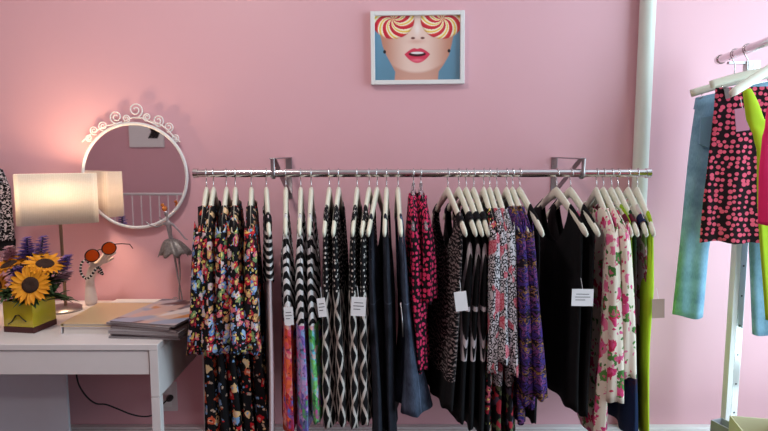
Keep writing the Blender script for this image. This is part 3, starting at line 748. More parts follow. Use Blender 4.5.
# ------------------------------------------------------------------ desk
DY1 = WY-.015; fr = P(157.5, 344.5, 1.66); DZ = fr.z; DYF = 1.66; DXR = fr.x
DXL = DXR-1.05; tt_ = .018
desk = empty('desk', ((DXL+DXR)/2, (DYF+DY1)/2, 0)); tag(desk, 'white writing desk with one wide drawer standing under the round mirror', 'desk')
ox, oy = desk.location.x, desk.location.y
def D(mb): mb.v = [(v[0]-ox, v[1]-oy, v[2]) for v in mb.v]; return mb
D(MB().box(((DXL+DXR)/2, (DYF+DY1)/2, DZ-tt_/2), (DXR-DXL, DY1-DYF, tt_))).build('top', M['white'], desk, bevel=.0015)
az = P(158, 397, DYF).z; ap = DZ-az
for x in (DXR-.0125, DXL+.0125):
    D(MB().box((x, (DYF+DY1)/2, (DZ-tt_+az)/2), (.025, DY1-DYF, DZ-tt_-az))).build('side_panel', M['white'], desk, bevel=.001)
    for y in (DYF+.0125, DY1-.0125):
        D(MB().box((x, y, (az-.002)/2), (.025, .025, az-.002))).build('leg', M['white'], desk, bevel=.001)
dr = D(MB().box(((DXL+DXR)/2, DYF+.011, (DZ-tt_-.003+P(100, 375, DYF).z)/2), (DXR-DXL-.056, .016, DZ-tt_-.003-P(100, 375, DYF).z)))
dr.build('drawer', M['white'], desk, bevel=.0012)
D(MB().box(((DXL+DXR)/2, (DYF+DY1)/2+.02, P(100, 375, DYF).z+.008), (DXR-DXL-.06, DY1-DYF-.06, .01))).build('drawer_bottom', M['white'], desk)
D(MB().box(((DXL+DXR)/2, DY1-.009, (DZ-tt_+az)/2), (DXR-DXL-.052, .014, DZ-tt_-az))).build('back_rail', M['white'], desk)
cb = P(66, 377, 1.95)
D(MB().box(((DXL+.03+cb.x)/2, 1.955, az/2+.005), (cb.x-DXL-.03, .012, az-.02))).build('modesty_panel', plain('grey_white_panel', srgb(205, 208, 220), .5), desk)
# outlet, plug and cable
oc = P(168, 396, WY)
ol = empty('wall_outlet', (oc.x, WY, oc.z)); tag(ol, 'white double wall socket behind the desk leg', 'outlet')
MB().box((0, -.003, 0), (.072, .006, .115)).build('cover_plate', M['white'], ol, bevel=.002)
s_ = MB()
for z in (-.025, .022):
    s_.box((0, -.0065, z), (.032, .002, .028))
s_.build('socket', M['whitemetal'], ol, bevel=.001)
pl = P(169, 399, WY-.02)
cp = [P(76, 372, 1.9), P(79, 385, 1.92), P(87, 397, 1.96), P(96, 403.5, 2.0), P(106, 404.5, 2.03), P(118, 409, 2.05), P(132, 414.5, 2.07), P(146, 416.5, 2.09), P(157, 413, 2.11), P(163, 404, 2.12), P(168, 399.5, WY-.035)]
def smooth(pts, n=6):
    out = []
    for i in range(len(pts)-1):
        p0 = pts[max(i-1, 0)]; p1 = pts[i]; p2 = pts[i+1]; p3 = pts[min(i+2, len(pts)-1)]
        for k in range(n):
            t = k/n
            out.append(.5*((2*p1)+(p2-p0)*t+(2*p0-5*p1+4*p2-p3)*t*t+(3*p1-p0-3*p2+p3)*t**3))
    return out+[pts[-1]]
cord = empty('power_cord', (oc.x, WY-.02, oc.z-.01)); tag(cord, 'black power cord hanging below the desk and plugged into the wall socket', 'cord')
cl = cord.location
MB().tube([p-cl for p in smooth(cp)], .0028, 8).build('cable', M['rubber'], cord, True)
MB().lathe([(.006, .012), (.0115, 0), (.0125, -.015), (.012, -.02)], Vector(pl)-cl-Vector((0, .0, 0)), 14, Matrix.Rotation(R(90), 3, 'X')).build('plug', M['blackp'], cord, 'auto')

# ------------------------------------------------------------------ table lamp
LY = 2.03; LA = R(28)
zt = P(96, 173.5, 2.05).z; zb = P(96, 222.5, 2.05).z; lx = -1.108; hw = .123
lamp = empty('table_lamp', (lx, LY, DZ), LA); tag(lamp, 'table lamp with glowing cream rectangular shade on a thin metal stem', 'lamp')
MB().lathe([(.06, 0), (.062, .006), (.055, .012), (.012, .016)], n=32).build('base', M['steel'], lamp, 'auto')
MB().tube([(0.006, 0, .014), (0.004, 0, zb-DZ+.06)], .0055, 14).build('pole', plain('aged_brass', srgb(150, 130, 110), .3, .9), lamp, 'auto')
def shade(hw, hd, r, z0, z1, tp, thk):
    mb = MB(); n = 10
    def ringp(hw, hd, z):
        out = []
        for cx, cy, a0 in ((hw-r, hd-r, 0), (-hw+r, hd-r, 90), (-hw+r, -hd+r, 180), (hw-r, -hd+r, 270)):
            for k in range(n): 
                t = R(a0+90*k/(n-1)); out.append((cx+r*math.cos(t), cy+r*math.sin(t), z))
        return out
    rs = [ringp(hw*(1+tp*(1-s))-thk*o_, hd*(1+tp*(1-s))-thk*o_, z0+(z1-z0)*s) for o_, s in ((0, 0), (0, 1), (1, 1), (1, 0))]
    m = 4*n
    for q in rs: mb.v += q
    for i in range(4):
        for k in range(m):
            a = i*m+k; b = i*m+(k+1) % m; c = ((i+1) % 4)*m+(k+1) % m; d = ((i+1) % 4)*m+k
            mb.f.append((a, b, c, d))
    return mb
st = NT('woven_lampshade', .8); o_ = st.obj(); ws = st.vor(st.scale(o_, (1, 1, 1.6)), 190, 'F1', .15, '3D')
tcol = st.mix(ws.outputs['Distance'], srgb(250, 248, 246), srgb(212, 206, 196)); st.base(tcol)
tr = st.n('ShaderNodeBsdfTranslucent'); st.put(tr.inputs[0], tcol)
mx = st.n('ShaderNodeMixShader', None, i0=.5); st.t.links.new(st.b.outputs[0], mx.inputs[1]); st.t.links.new(tr.outputs[0], mx.inputs[2])
st.t.links.new(mx.outputs[0], st.t.nodes['Material Output'].inputs['Surface'])
shade(hw, .044, .02, zb-DZ, zt-DZ, .0, .0012).build('lamp_shade', st.m, lamp, True)
mb = MB(); mb.bar((-hw+.003, 0, zt-DZ-.02), (hw-.003, 0, zt-DZ-.02), .004, .003); mb.tube([(0.004, 0, zb-DZ+.06), (0.004, 0, zb-DZ+.075)], .016, 14)
mb.build('shade_carrier', M['steel'], lamp)
bt = NT('lit_bulb'); bt.b.inputs['Emission Color'].default_value = (1, .75, .45, 1); bt.b.inputs['Emission Strength'].default_value = 8
MB().ball((0.004, 0, zb-DZ+.125), .022, 12, (1, 1, 1.2)).build('bulb', bt.m, lamp, True)
bl = bpy.data.lights.new('bulb_light', 'POINT'); bl.energy = 13; bl.color = (1, .68, .40); bl.shadow_soft_size = .03
bo = bpy.data.objects.new('bulb_light', bl); COL.objects.link(bo); bo.location = (lx+.004, LY, zb+.125)

# ------------------------------------------------------------------ flowers in square vase
vz = DZ; va = R(-8.6); vs = .1
vc = P(34, 334, 1.763)   # near corner on the desk
vcn = Matrix.Rotation(va, 3, 'Z') @ Vector((vs/2, -vs/2, 0))
vcx, vcy = vc.x-vcn.x, vc.y-vcn.y
vase = empty('square_vase', (vcx, vcy, vz), va); tag(vase, 'square lime green glass vase full of sunflowers on the desk', 'vase')
vg = NT('lime_glass', .12); vg.base(srgb(205, 186, 44)); vg.b.inputs['Transmission Weight'].default_value = .25; vg.b.inputs['Coat Weight'].default_value = .5
vh = P(34, 303, 1.763).z-P(34, 334, 1.763).z
mb = MB(); q = vs/2; w_ = .004
for s in (-1, 1):
    mb.box((s*(q-w_/2), 0, vh/2+.009), (w_, vs, vh-.018)); mb.box((0, s*(q-w_/2), vh/2+.009), (vs-2*w_, w_, vh-.018))
mb.build('glass_walls', vg.m, vase, bevel=.001)
MB().box((0, 0, .009), (vs+.002, vs+.002, .018)).build('dark_base', plain('dark_wine_band', srgb(70, 25, 25), .5), vase, bevel=.001)
MB().box((0, 0, vh*.55), (vs-.012, vs-.012, vh*.75)).build('flower_foam', plain('green_foam', srgb(120, 125, 30), .9), vase)
lb = MB()
lb.tube([(-.034, -q-.001, .026), (-.02, -q-.003, .034), (-.004, -q-.004, .055), (.006, -q-.004, .056)], [(.003, .001), (.003, .001), (.0035, .001), (.003, .001)], 8)
lb.tube([(.006, -q-.003, .056), (.016, -q-.004, .046), (.028, -q-.002, .036)], [(.002, .001)]*3, 8)
lb.build('dark_leaf_motif', M['blackp'], vase, True)
pet = plain('sunflower_petal', srgb(246, 160, 18), .6, var=.35, scale=60); dsk = plain('sunflower_disc', srgb(58, 32, 20), .9, var=.5, scale=300, bump=.8)
grn = plain('leaf_green', srgb(58, 84, 44), .55, var=.4, scale=30); prp = plain('purple_blossom', srgb(140, 112, 190), .6, var=.35, scale=90); pkp = plain('pale_pink_blossom', srgb(205, 160, 175), .6, var=.3, scale=90)
def leafblade(mb, base, d, L, W, bend=.3, n=6, up=Vector((0, 0, 1))):
    base = Vector(base); d = Vector(d).normalized(); s = d.cross(up)
    if s.length < .05: s = Vector((1, 0, 0))
    s.normalize(); nn = s.cross(d); vs_ = []; 
    for i in range(n+1):
        t = i/n; w = W*math.sin(math.pi*min(1, t*.93+.07))**.8*(1-.25*t)
        c = base+d*(L*t)-nn*(bend*L*t*t)
        vs_ += [c-s*w/2+nn*.12*w, c-nn*.08*w, c+s*w/2+nn*.12*w]
    fs = []
    for i in range(n):
        a = i*3; fs += [(a, a+1, a+4, a+3), (a+1, a+2, a+5, a+4)]
    mb.add(vs_, fs)
def sunflower(px, py, Y, r, face_dir, label, stem_to):
    c = P(px, py, Y); root = empty('sunflower', (stem_to[0], stem_to[1], stem_to[2])); tag(root, label, 'flower', 'sunflowers in the lime vase')
    lc = c-Vector(stem_to); n = Vector(face_dir).normalized(); a = n.orthogonal().normalized(); b = n.cross(a)
    mb = MB(); rn = random.Random(int(px*7+py))
    for ringi in range(2):
        K = 17
        for k in range(K):
            t = 2*math.pi*(k+.5*ringi)/K+rn.uniform(-.08, .08); d = a*math.cos(t)+b*math.sin(t)+n*(.28-.2*ringi+rn.uniform(-.1, .1))
            leafblade(mb, lc+(a*math.cos(t)+b*math.sin(t))*r*.34, d, r*rn.uniform(.6, .74), r*.27, .12, 5, n)
    mb.build('petals', pet, root, True)
    rot = n.to_track_quat('Z', 'Y').to_matrix()
    MB().lathe([(r*.40, -.004), (r*.42, .002), (r*.36, .006), (r*.2, .007), (r*.05, .003)], lc, 24, rot).build('flower_disc', dsk, root, True)
    MB().tube([Vector((0, 0, 0)), lc*.5+Vector((0, 0, .01)), lc-n*.008], [.003, .003, .004], 8).build('stem', grn, root, True)
sb = (vcx, vcy, vz+vh*.93)
def sb_(dx, dy): return (vcx+dx, vcy+dy, vz+vh*.925)
sunflower(30.5, 285, 1.76, .058, (.15, -1, .25), 'sunflower facing forward, lowest and nearest in the lime vase', sb_(.0, -.02))
sunflower(45, 264, 1.82, .062, (.25, -.3, .9), 'sunflower tilted upward at the right top of the bouquet', sb_(.02, 0))
sunflower(9, 265, 1.84, .06, (-.25, -.28, .9), 'sunflower tilted upward at the left top of the bouquet', sb_(-.02, .01))
sunflower(-2, 286, 1.82, .045, (-.4, -1, .1), 'sunflower cut by the left edge of the photo', sb_(-.025, -.01))
def stock(px, py, Y, h, label, mat, tl=0):
    top = P(px, py, Y); b = Vector(sb_(max(-.03, min(.03, (top.x-vcx)*.3)), .012+tl)); root = empty('stock_flower', b); tag(root, label, 'flower', 'flower spikes in the lime vase')
    l = top-b; L = l.length; rn = random.Random(int(px)); mb = MB()
    for k in range(26):
        s = 1-.9*(k/26)*h/L; r = .006+.011*(k/26); t = k*2.4
        c = l*s+Vector((r*math.cos(t), r*math.sin(t), 0)); rr = .0055+.0055*(k/26)
        for q in range(4):
            d = Vector((math.cos(t+q*1.6), math.sin(t+q*1.6), .5)); leafblade(mb, c, d, rr*2.4, rr*1.9, .2, 3)
    mb.build('blossoms', mat, root, True)
    MB().tube([Vector((0, 0, 0)), l*.5+Vector((0, 0, .004)), l], .002, 6).build('stem', grn, root, True)
    lf = MB()
    for k in range(9):
        s = .15+.07*k; t = k*2.1; leafblade(lf, l*s, (math.cos(t), math.sin(t), .5), .035, .010, .3)
    lf.build('leaves', grn, root, True)
stock(27, 238, 1.88, .08, 'purple flower spike rising left of the lamp stem, tallest in the vase', prp)
stock(43, 237, 1.87, .10, 'purple flower spike rising behind the upper right sunflower', prp, .01)
stock(68, 256, 1.85, .07, 'lilac flower spike leaning out to the right of the vase', prp, .0)
stock(69, 272, 1.84, .06, 'pale pink flower spike lowest on the right of the vase', pkp, -.01)
stock(9, 247, 1.90, .06, 'pale pink flower spike on the left of the bouquet', pkp, .012)
stock(17, 268, 1.81, .06, 'purple blossom cluster above the forward facing sunflower', prp, -.015)
for i, (px, py, Y, lab) in enumerate(((62, 300, 1.80, 'leafy green sprig spilling over the right rim of the vase'), (6, 296, 1.79, 'leafy green sprig spilling over the left rim of the vase'), (50, 283, 1.81, 'leafy green sprig filling the middle right of the bouquet'), (20, 262, 1.86, 'leafy green sprig behind the forward facing sunflower'), (58, 268, 1.88, 'leafy green sprig beside the lamp stem'), (30, 303, 1.78, 'leafy green sprig hanging below the forward facing sunflower'))):
    top = P(px, py, Y); b = Vector(sb_(max(-.034, min(.034, (top.x-vcx)*.5)), [.0, -.02, -.01, .02, .025, -.03][i])); root = empty('leafy_sprig', b); tag(root, lab, 'foliage', 'green sprigs in the lime vase')
    l = top-b; mid = l*.5+Vector((0, 0, .022)); pts = [Vector((0, 0, 0)), l*.25+Vector((0, 0, .018)), mid, l*.78+Vector((0, 0, .012)), l]
    MB().tube(pts, .0016, 6).build('stem', grn, root, True)
    rn = random.Random(i+50); lf = MB()
    for k in range(34):
        s = .15+.85*rn.random(); j = min(3, int(s*4)); p = pts[j].lerp(pts[j+1], s*4-j)
        t = rn.uniform(0, 6.28); leafblade(lf, p, (math.cos(t), math.sin(t)*.8-.2, rn.uniform(-.2, .8)), rn.uniform(.034, .058), rn.uniform(.012, .020), .35)
    lf.build('leaves', grn, root, True)

# ------------------------------------------------------------------ books and magazines
gold = plain('satin_gold', srgb(226, 204, 158), .3, .35, var=.08)
b0 = P(62.5, 333.5, 1.76); bw = P(112, 333, 1.76).x-b0.x
bkA = P(64, 325, 1.76)
def slab(name, x0, x1, y0, y1, z0, h, mat, label, cat, rz=0, group=None, pages=True, cover=.0015):
    c = ((x0+x1)/2, (y0+y1)/2, z0); r = empty(name, c, rz); tag(r, label, cat, group)
    w = x1-x0; d = y1-y0
    mb = MB(); mb.box((0, 0, cover/2), (w, d, cover)); mb.box((0, 0, h-cover/2), (w, d, cover)); mb.box((-w/2+cover/2, 0, h/2), (cover, d, h-2*cover))
    mb.build('cover', mat, r, bevel=.0004)
    MB().box((.002, 0, h/2), (w-.01, d-.008, h-2*cover-.0002)).build('pages', plain('paper_edges', srgb(225, 218, 212), .8, var=.2, scale=400), r)
    return r
bx0 = P(62.5, 333, 1.76).x; bx1 = P(113, 333, 1.76).x+.07; 
slab('hardback_book', bx0, bx1, 1.752, 2.0, DZ, .024, M['white'], 'thick white book lying under the gold book', 'book')
slab('hardback_book', bx0-.001, bx1+.0, 1.752, 1.998, DZ+.0243, .010, gold, 'gold covered book on top of the thick white book', 'book', R(.5))
def cover_fn(seed, cols):
    rn = random.Random(seed); bl = [(rn.random(), rn.random(), rn.uniform(.15, .5), rn.uniform(.03, .14), rn.uniform(0, 3), cols[k % len(cols)]) for k in range(26)]
    def fn(u, v):
        c = cols[0]
        for cx, cy, rx, ry, a, k in bl:
            dx = u-cx; dy = v-cy; x = dx*math.cos(a)+dy*math.sin(a); y = -dx*math.sin(a)+dy*math.cos(a)
            c = lerp(k, c, ss(.8, 1.1, math.hypot(x/rx, y/ry)))
        return (c[0], c[1], c[2], 1)
    return fn
cols = [srgb(190, 180, 185), srgb(150, 165, 190), srgb(222, 190, 170), srgb(235, 225, 222), srgb(110, 105, 118), srgb(200, 130, 60), srgb(95, 60, 60), srgb(210, 175, 165)]
mag = plain('magazine_cover', srgb(165, 158, 165), .3, var=.3, scale=20); pg = plain('magazine_pages', srgb(165, 156, 158), .7, var=.5, scale=500); magd = plain('dark_magazine_cover', srgb(96, 70, 66), .3, var=.5, scale=25)
mags = ['bottom magazine of the stack on the desk corner', 'second magazine from the bottom of the stack', 'third magazine from the bottom of the stack', 'fourth magazine up in the stack on the desk', 'magazine just beneath the top one of the stack', 'topmost magazine of the stack, pale photo cover']
mx0 = P(112, 338, 1.72).x; z = DZ
mcx = mx0+.115; mcy = 1.845
for i in range(6):
    h = [.0055, .008, .009, .008, .007, .006][i]; w = .215; d = .275
    r = empty('magazine', (mcx+[-.006, .004, -.002, .008, -.004, .006][i], mcy+[0, .004, -.003, .006, .01, .008][i], z), R([-4, -9, -6, -12, -15, -13][i])); tag(r, mags[i], 'magazine', 'magazines stacked on the desk')
    MB().box((0, 0, h/2), (w-.002, d-.002, h-.001)).build('pages', pg, r)
    mb = MB(); mb.box((0, 0, .0003), (w, d, .0006)); mb.box((0, 0, h-.0004), (w, d, .0006)); mb.box((-w/2, 0, h/2), (.0006, d, h)); mb.build('cover', [mag, magd, mag, magd, mag, mag][i], r)
    if i >= 4:
        colour_grid('cover_photo', w, d, 40, 52, cover_fn(i+24, cols), r, M['print'], lambda u, v: (-w/2+w*u, -d/2+d*v, h+.0001))
    z += h+.0004

# ------------------------------------------------------------------ skin helper
def skinned(name, chains, mat, parent, sub=2):
    """chains: list of [(point, radius)...]; first point of later chains given as an index into the vertex list (a branch)"""
    bm = bmesh.new(); lay = bm.verts.layers.skin.verify(); vs = []
    for ch in chains:
        prev = None
        for it in ch:
            if isinstance(it, int): prev = vs[it]; continue
            v = bm.verts.new(it[0]); rr = it[1]; v[lay].radius = rr if isinstance(rr, tuple) else (rr, rr)
            vs.append(v)
            if prev is not None: bm.edges.new((prev, v))
            prev = v
    bm.verts.ensure_lookup_table()
    vs[0][lay].use_root = True
    me = bpy.data.meshes.new(name); bm.to_mesh(me); bm.free(); me.materials.append(mat)
    o = bpy.data.objects.new(name, me); link(o, parent)
    m = o.modifiers.new('skin', 'SKIN'); m.use_smooth_shade = True
    s = o.modifiers.new('sub', 'SUBSURF'); s.levels = sub; s.render_levels = sub
    return o
# ------------------------------------------------------------------ hand shaped jewellery display
HY = 2.06
hb = P(91, 303, HY); hbase = Vector((hb.x, HY, DZ))
hd = empty('hand_display', hbase); tag(hd, 'white mannequin hand display wearing beads and holding sunglasses on the desk', 'display stand')
def h_(px, py, dy=0): return P(px, py, HY+dy)-hbase
hm = plain('white_ceramic', srgb(232, 215, 208), .35)
base_z = Vector((0, 0, .004))
ch = [[(Vector((.002, 0, .006)), .026), (h_(91, 296), .021), (h_(90, 286), .016), (h_(90, 277), .0145), (h_(93, 270), (.017, .012)), (h_(98, 264), (.020, .011)), (h_(101, 260.5), (.017, .010))],
      [6, (h_(104, 255, -.012), .0062), (h_(108, 249.5, -.014), .0055), (h_(111, 245, -.012), .0045)],
      [6, (h_(105.5, 257, -.004), .0062), (h_(111, 251.5, -.004), .0055), (h_(116, 248, -.002), .0045)],
      [6, (h_(106.5, 259, .006), .006), (h_(112, 254.5, .008), .0052), (h_(116, 252, .01), .0042)],
      [6, (h_(106.5, 262, .014), .0055), (h_(111, 259, .018), .0048), (h_(114, 257.5, .02), .004)],
      [4, (h_(91.5, 265, -.018), .0066), (h_(93, 259, -.026), .0058), (h_(96, 254.5, -.028), .0045)]]
skinned('hand', ch, hm, hd)
MB().lathe([(.03, 0), (.031, .004), (.028, .01), (.022, .012)], n=28).build('foot', hm, hd, 'auto')
# sunglasses
gc = P(100.5, 252, HY-.04); sg = empty('sunglasses', gc); tag(sg, 'sunglasses with orange lenses held by the white display hand', 'sunglasses')
fm = plain('tortoise_frame', srgb(60, 25, 18), .25); lm = NT('orange_lens', .05); lm.base(srgb(222, 84, 22)); lm.b.inputs['Transmission Weight'].default_value = .25; lm.b.inputs['Coat Weight'].default_value = 1
ge = Matrix.Rotation(R(-23), 3, 'Y')
lensc = []
for s in (-1, 1):
    c = ge @ Vector((s*.032, 0, 0)); lensc.append(c)
    rg = [c+ge @ Vector((.0235*math.cos(t), .003*math.cos(t), .0205*math.sin(t))) for t in [2*math.pi*i/28 for i in range(29)]]
    MB().tube(rg, .0022, 8, cap=False).build('rim', fm, sg, True)
    MB().lathe([(.0228, -.0006), (.0228, .0006)], c, 28, ge @ Matrix.Diagonal(Vector((1, 1, .87))) @ Matrix.Rotation(R(90), 3, 'X')).build('lens', lm.m, sg)
MB().tube([ge @ Vector((-.0095, 0, .006)), ge @ Vector((0, -.002, .0095)), ge @ Vector((.0095, 0, .006))], .0018, 8).build('bridge', fm, sg, True)
for s in (-1, 1):
    a = ge @ Vector((s*.055, 0, .006)); 
    pts = [a, a+Vector((.012*s if s > 0 else .004, .03, -.003)), a+Vector((.02 if s > 0 else .01, .075, -.012)), a+Vector((.022 if s > 0 else .012, .095, -.03))]
    pts = [Vector((p.x, min(p.y, .1), p.z)) for p in pts]
    MB().tube(pts, .0018, 8).build('temple_arm', fm, sg, True)
# beads
bd = empty('bead_bracelet', P(90, 272, HY)); tag(bd, 'black and white bead string looped round the wrist of the display hand', 'bracelet')
bl_ = bd.location; blk = plain('black_bead', srgb(20, 20, 40), .2); wht = plain('white_bead', srgb(230, 225, 225), .3)
loop = smooth([P(88.5, 258, HY-.012), P(82.5, 262, HY-.02), P(80.5, 268, HY-.024), P(81.5, 274, HY-.026), P(86, 278.5, HY-.028), P(91, 276, HY-.03), P(95, 270, HY-.03), P(98.5, 267.5, HY-.026), P(101, 270, HY-.024), P(102.5, 274, HY-.02)], 4)
loop += smooth([P(102.5, 274, HY-.02), P(99, 272, HY+.01), P(94, 268, HY+.022), P(88, 262, HY+.018), P(87, 258, HY+.0), P(88.5, 258, HY-.012)], 4)[1:-1]
for i, p in enumerate(loop):
    MB().ball(p-bl_, .0046 if i % 2 == 0 else .0036, 8).build('bead', blk if i % 2 == 0 else wht, bd, True)
# ------------------------------------------------------------------ dancer figurine
FY = 2.09
fbs = P(180, 306, FY); fb0 = Vector((fbs.x, FY, DZ)); fg = empty('dancer_figurine', fb0); tag(fg, 'silver wire dancer figurine in a short skirt beside the first dress', 'figurine')
def g_(px, py, dy=0): return P(px, py, FY+dy)-fb0
sil = plain('tarnished_silver', srgb(185, 178, 182), .3, .5, var=.5, scale=120)
fc = [[(g_(171, 240), .0085), (g_(170, 234), .0075), (g_(169.5, 229), .010), (g_(168.5, 223), .0085), (g_(167.5, 219.5), .004), (g_(167, 217), .0035), (g_(166, 213.5), .0075), (g_(165.5, 210.5), .0065)],
      [3, (g_(164, 223.5), .0045), (g_(157, 227), .0032), (g_(150, 225), .0026), (g_(145, 221.5), .002)],
      [3, (g_(173, 224.5), .0045), (g_(179, 231), .003), (g_(185, 238.5), .0026), (g_(188, 240), .002)],
      [0, (g_(173, 247), .007), (g_(175, 258), .0045), (g_(177.5, 275), .0032), (g_(181, 292, 0), .0026), (g_(183, 304), .0022)],
      [0, (g_(175, 247, -.006), .006), (g_(179, 258, -.01), .004), (g_(180, 275, -.01), .003), (g_(179, 292, -.008), .0026), (g_(180, 307, -.012), .0022)]]
skinned('body', fc, sil, fg)
c0 = g_(171, 238.5)
mb = MB(); K = 48; rows = 6
for i in range(rows+1):
    s = i/rows
    for k in range(K):
        t = 2*math.pi*k/K; r = .009+.046*s**.6*(1+.13*s*math.sin(9*t)); mb.v.append((c0.x+r*math.cos(t)+.012*s, r*math.sin(t)*.8, c0.z-.056*s**1.2+.008*s*math.sin(8*t+1)))
for i in range(rows):
    for k in range(K): a = i*K+k; b = i*K+(k+1) % K; mb.f.append((a, b, b+K, a+K))
sk = mb.build('skirt', plain('grey_tulle', srgb(160, 152, 150), .45, .4, var=.75, scale=150), fg, True)
sm_ = sk.modifiers.new('t', 'SOLIDIFY'); sm_.thickness = .001
hb_ = MB(); hb_.ball(g_(164.5, 208.5), .009, 10, (1, 1, 1.1)); hb_.ball(g_(162.5, 205), .006, 8); hb_.build('hair', plain('orange_hair', srgb(225, 130, 50), .6, var=.4), fg, True)
cu = [g_(175, 300)+Vector((.011*(1-.6*s)*math.cos(9*s), 0, .011*(1-.6*s)*math.sin(9*s))) for s in [i/24 for i in range(25)]]
MB().tube(cu, .0012, 6).build('wire_curl', sil, fg, True)
MB().lathe([(.03, 0), (.03, .003), (.02, .005)], n=28).build('base', sil, fg, 'auto')
# thin white tray at the back of the desk
tx = P(138, 303, 2.12)
o = MB().box((tx.x, 2.115, DZ+.006), (.17, .05, .012)).build('thin_box', M['whitemetal'], bevel=.002)
tag(o, 'thin white box lying at the back of the desk by the wall', 'box')

# ------------------------------------------------------------------ garment at the left edge
lg = P(-58, 128, 2.11)
pg_ = empty('wall_peg', (lg.x, WY, lg.z)); tag(pg_, 'steel wall peg at the far left above the patterned garment', 'peg')
MB().tube([(0, 0, 0), (0, 2.085-WY, 0), (0, 2.08-WY, .012)], .005, 10).build('rod', M['steel'], pg_, True)
MB().lathe([(.02, 0), (.02, .006)], (0, 0, 0), 20, Matrix.Rotation(R(90), 3, 'X')).build('mount', M['steel'], pg_)
hh = copy_tree(proto['wood']); hh.location = (lg.x, 2.11, lg.z-.0095); hh.rotation_euler = (0, 0, 0); tag(hh, 'white wooden hanger carrying the patterned top left of the lamp', 'hanger')
eg = empty('patterned_top', hh.location.copy()); tag(eg, 'black and white patterned sleeveless top cut by the left photo edge', 'top')
hzz = P(0, 250, 2.1).z-hh.location.z
eW = P(9.5, 200, 2.1).x-lg.x
loft('body', M['ethnic'], eg, topline(.1, .08, .185, 0, .185), lambda c: hzz+.035, [(-.09, .185, .185, .012), (-.2, eW, eW, .03), (hzz+.035, eW+.004, eW, .036)], 0, (5, .08), .003, 3)
loft('hem_band', M['black'], eg, lambda x: hzz+.037, lambda c: hzz, [(hzz+.037, eW+.004, eW, .037), (hzz, eW+.005, eW, .038)], 0, (5, .08), .003, 3)

# ------------------------------------------------------------------ right hand rack
Z2 = P(720.5, 59.5, 2.05).z
A = Vector((P(720.5, 59.5, 2.05).x, 2.05, Z2)); 
# choose the near end so that the rail passes the photo's right edge at y 41.5
tgt = None
for yy in np.arange(1.3, 2.05, .005):
    q = P(768, 41.5, yy)
    if q.z <= Z2+.0005: tgt = Vector((q.x, yy, Z2)); 
    if tgt is not None and q.z > Z2: break
B = tgt if tgt is not None else Vector((1.06, 1.6, Z2))
dirv = (B-A).normalized(); E = A+dirv*.95
r2 = empty('clothes_rail', (A.x, A.y, Z2)); tag(r2, 'short chrome rail high at the right, running towards the viewer', 'clothes rail')
MB().tube([Vector((0, 0, 0)), E-A], .0125, 24).build('tube', M['chrome'], r2, 'auto')
MB().tube([-dirv*.012, dirv*.006], .0155, 24).build('end_cap', M['chrome'], r2, 'auto')
def on2(y): return A+dirv*((A.y-y)/(-dirv.y))
# upright post
po = P(733, 300, 1.985); 
pt = empty('rack_upright', (po.x, 1.985, 0)); tag(pt, 'white slotted metal upright standing below the short rail at the right', 'upright')
pw_ = .030
MB().box((-.0, 0, Z2/2-.007), (.017, .03, Z2-.014)).build('side_face', M['whitemetal'], pt, bevel=.001)
MB().box((.0195, -.002, Z2/2-.007), (.022, .026, Z2-.014)).build('slotted_face', plain('polished_white_metal', srgb(228, 232, 232), .12, .5), pt, bevel=.001)
zz = .1
while zz < Z2-.05:
    MB().box((.0195, -.0152, zz), (.005, .0006, .006)).build('hole', M['blackp'], pt); zz += .102
bx = on2(1.985)
MB().bar((bx.x-po.x, 0, Z2-.0125-.008), (.012, 0, Z2-.0205), .014, .008).build('rail_saddle', M['steel'], pt)
# clip hangers
def clip_hanger(y, label, hl, yaw, tilt, drop, clips):
    p = on2(y); r = empty('clip_hanger', (p.x, p.y, p.z), yaw); tag(r, label, 'hanger', 'wooden clip hangers on the short rail')
    rt = Matrix.Rotation(tilt, 3, 'Y')
    T = lambda v: rt @ Vector(v)+Vector((0, 0, -drop))
    pts = [T((-hl+2*hl*i/16, 0, .006*math.cos(math.pi*(i/16-.5)))) for i in range(17)]
    MB().tube(pts, [((.012), .006)]*17, 12, normal=(0, 1, 0)).build('body', M['hanger'], r, True)
    hp = [(.0152*math.cos(t), 0, .0152*math.sin(t)) for t in [R(a) for a in range(-30, 211, 15)]]+[(-.006, 0, -.02), (0, 0, -.03), (0, 0, -drop+.006)]
    MB().tube(hp, .0016, 8).build('hook', M['chrome'], r, True)
    wr = MB().tube([T((-hl+.03, 0, -.008)), T((-hl+.035, 0, -.026)), T((hl-.035, 0, -.026)), T((hl-.03, 0, -.008))], .0014, 6); wr.build('wire_bar', M['chrome'], r, True)
    for cx in clips:
        MB().box(T((cx, -.006, -.036)), (.014, .003, .032), rt).box(T((cx, .006, -.036)), (.014, .003, .032), rt).tube([T((cx, -.008, -.028)), T((cx, .008, -.028))], .004, 8).build('clip', M['steel'], r)
    return r, T
yawA = R(-14)
ha, TA = clip_hanger(1.93, 'pale wooden clip hanger holding the light blue jeans', .126, yawA, R(-13), .092, (-.098, .098))
hb2, TB = clip_hanger(1.84, 'pale wooden clip hanger holding the pink dotted shorts', .10, yawA, R(-12), .082, (-.06, .075))
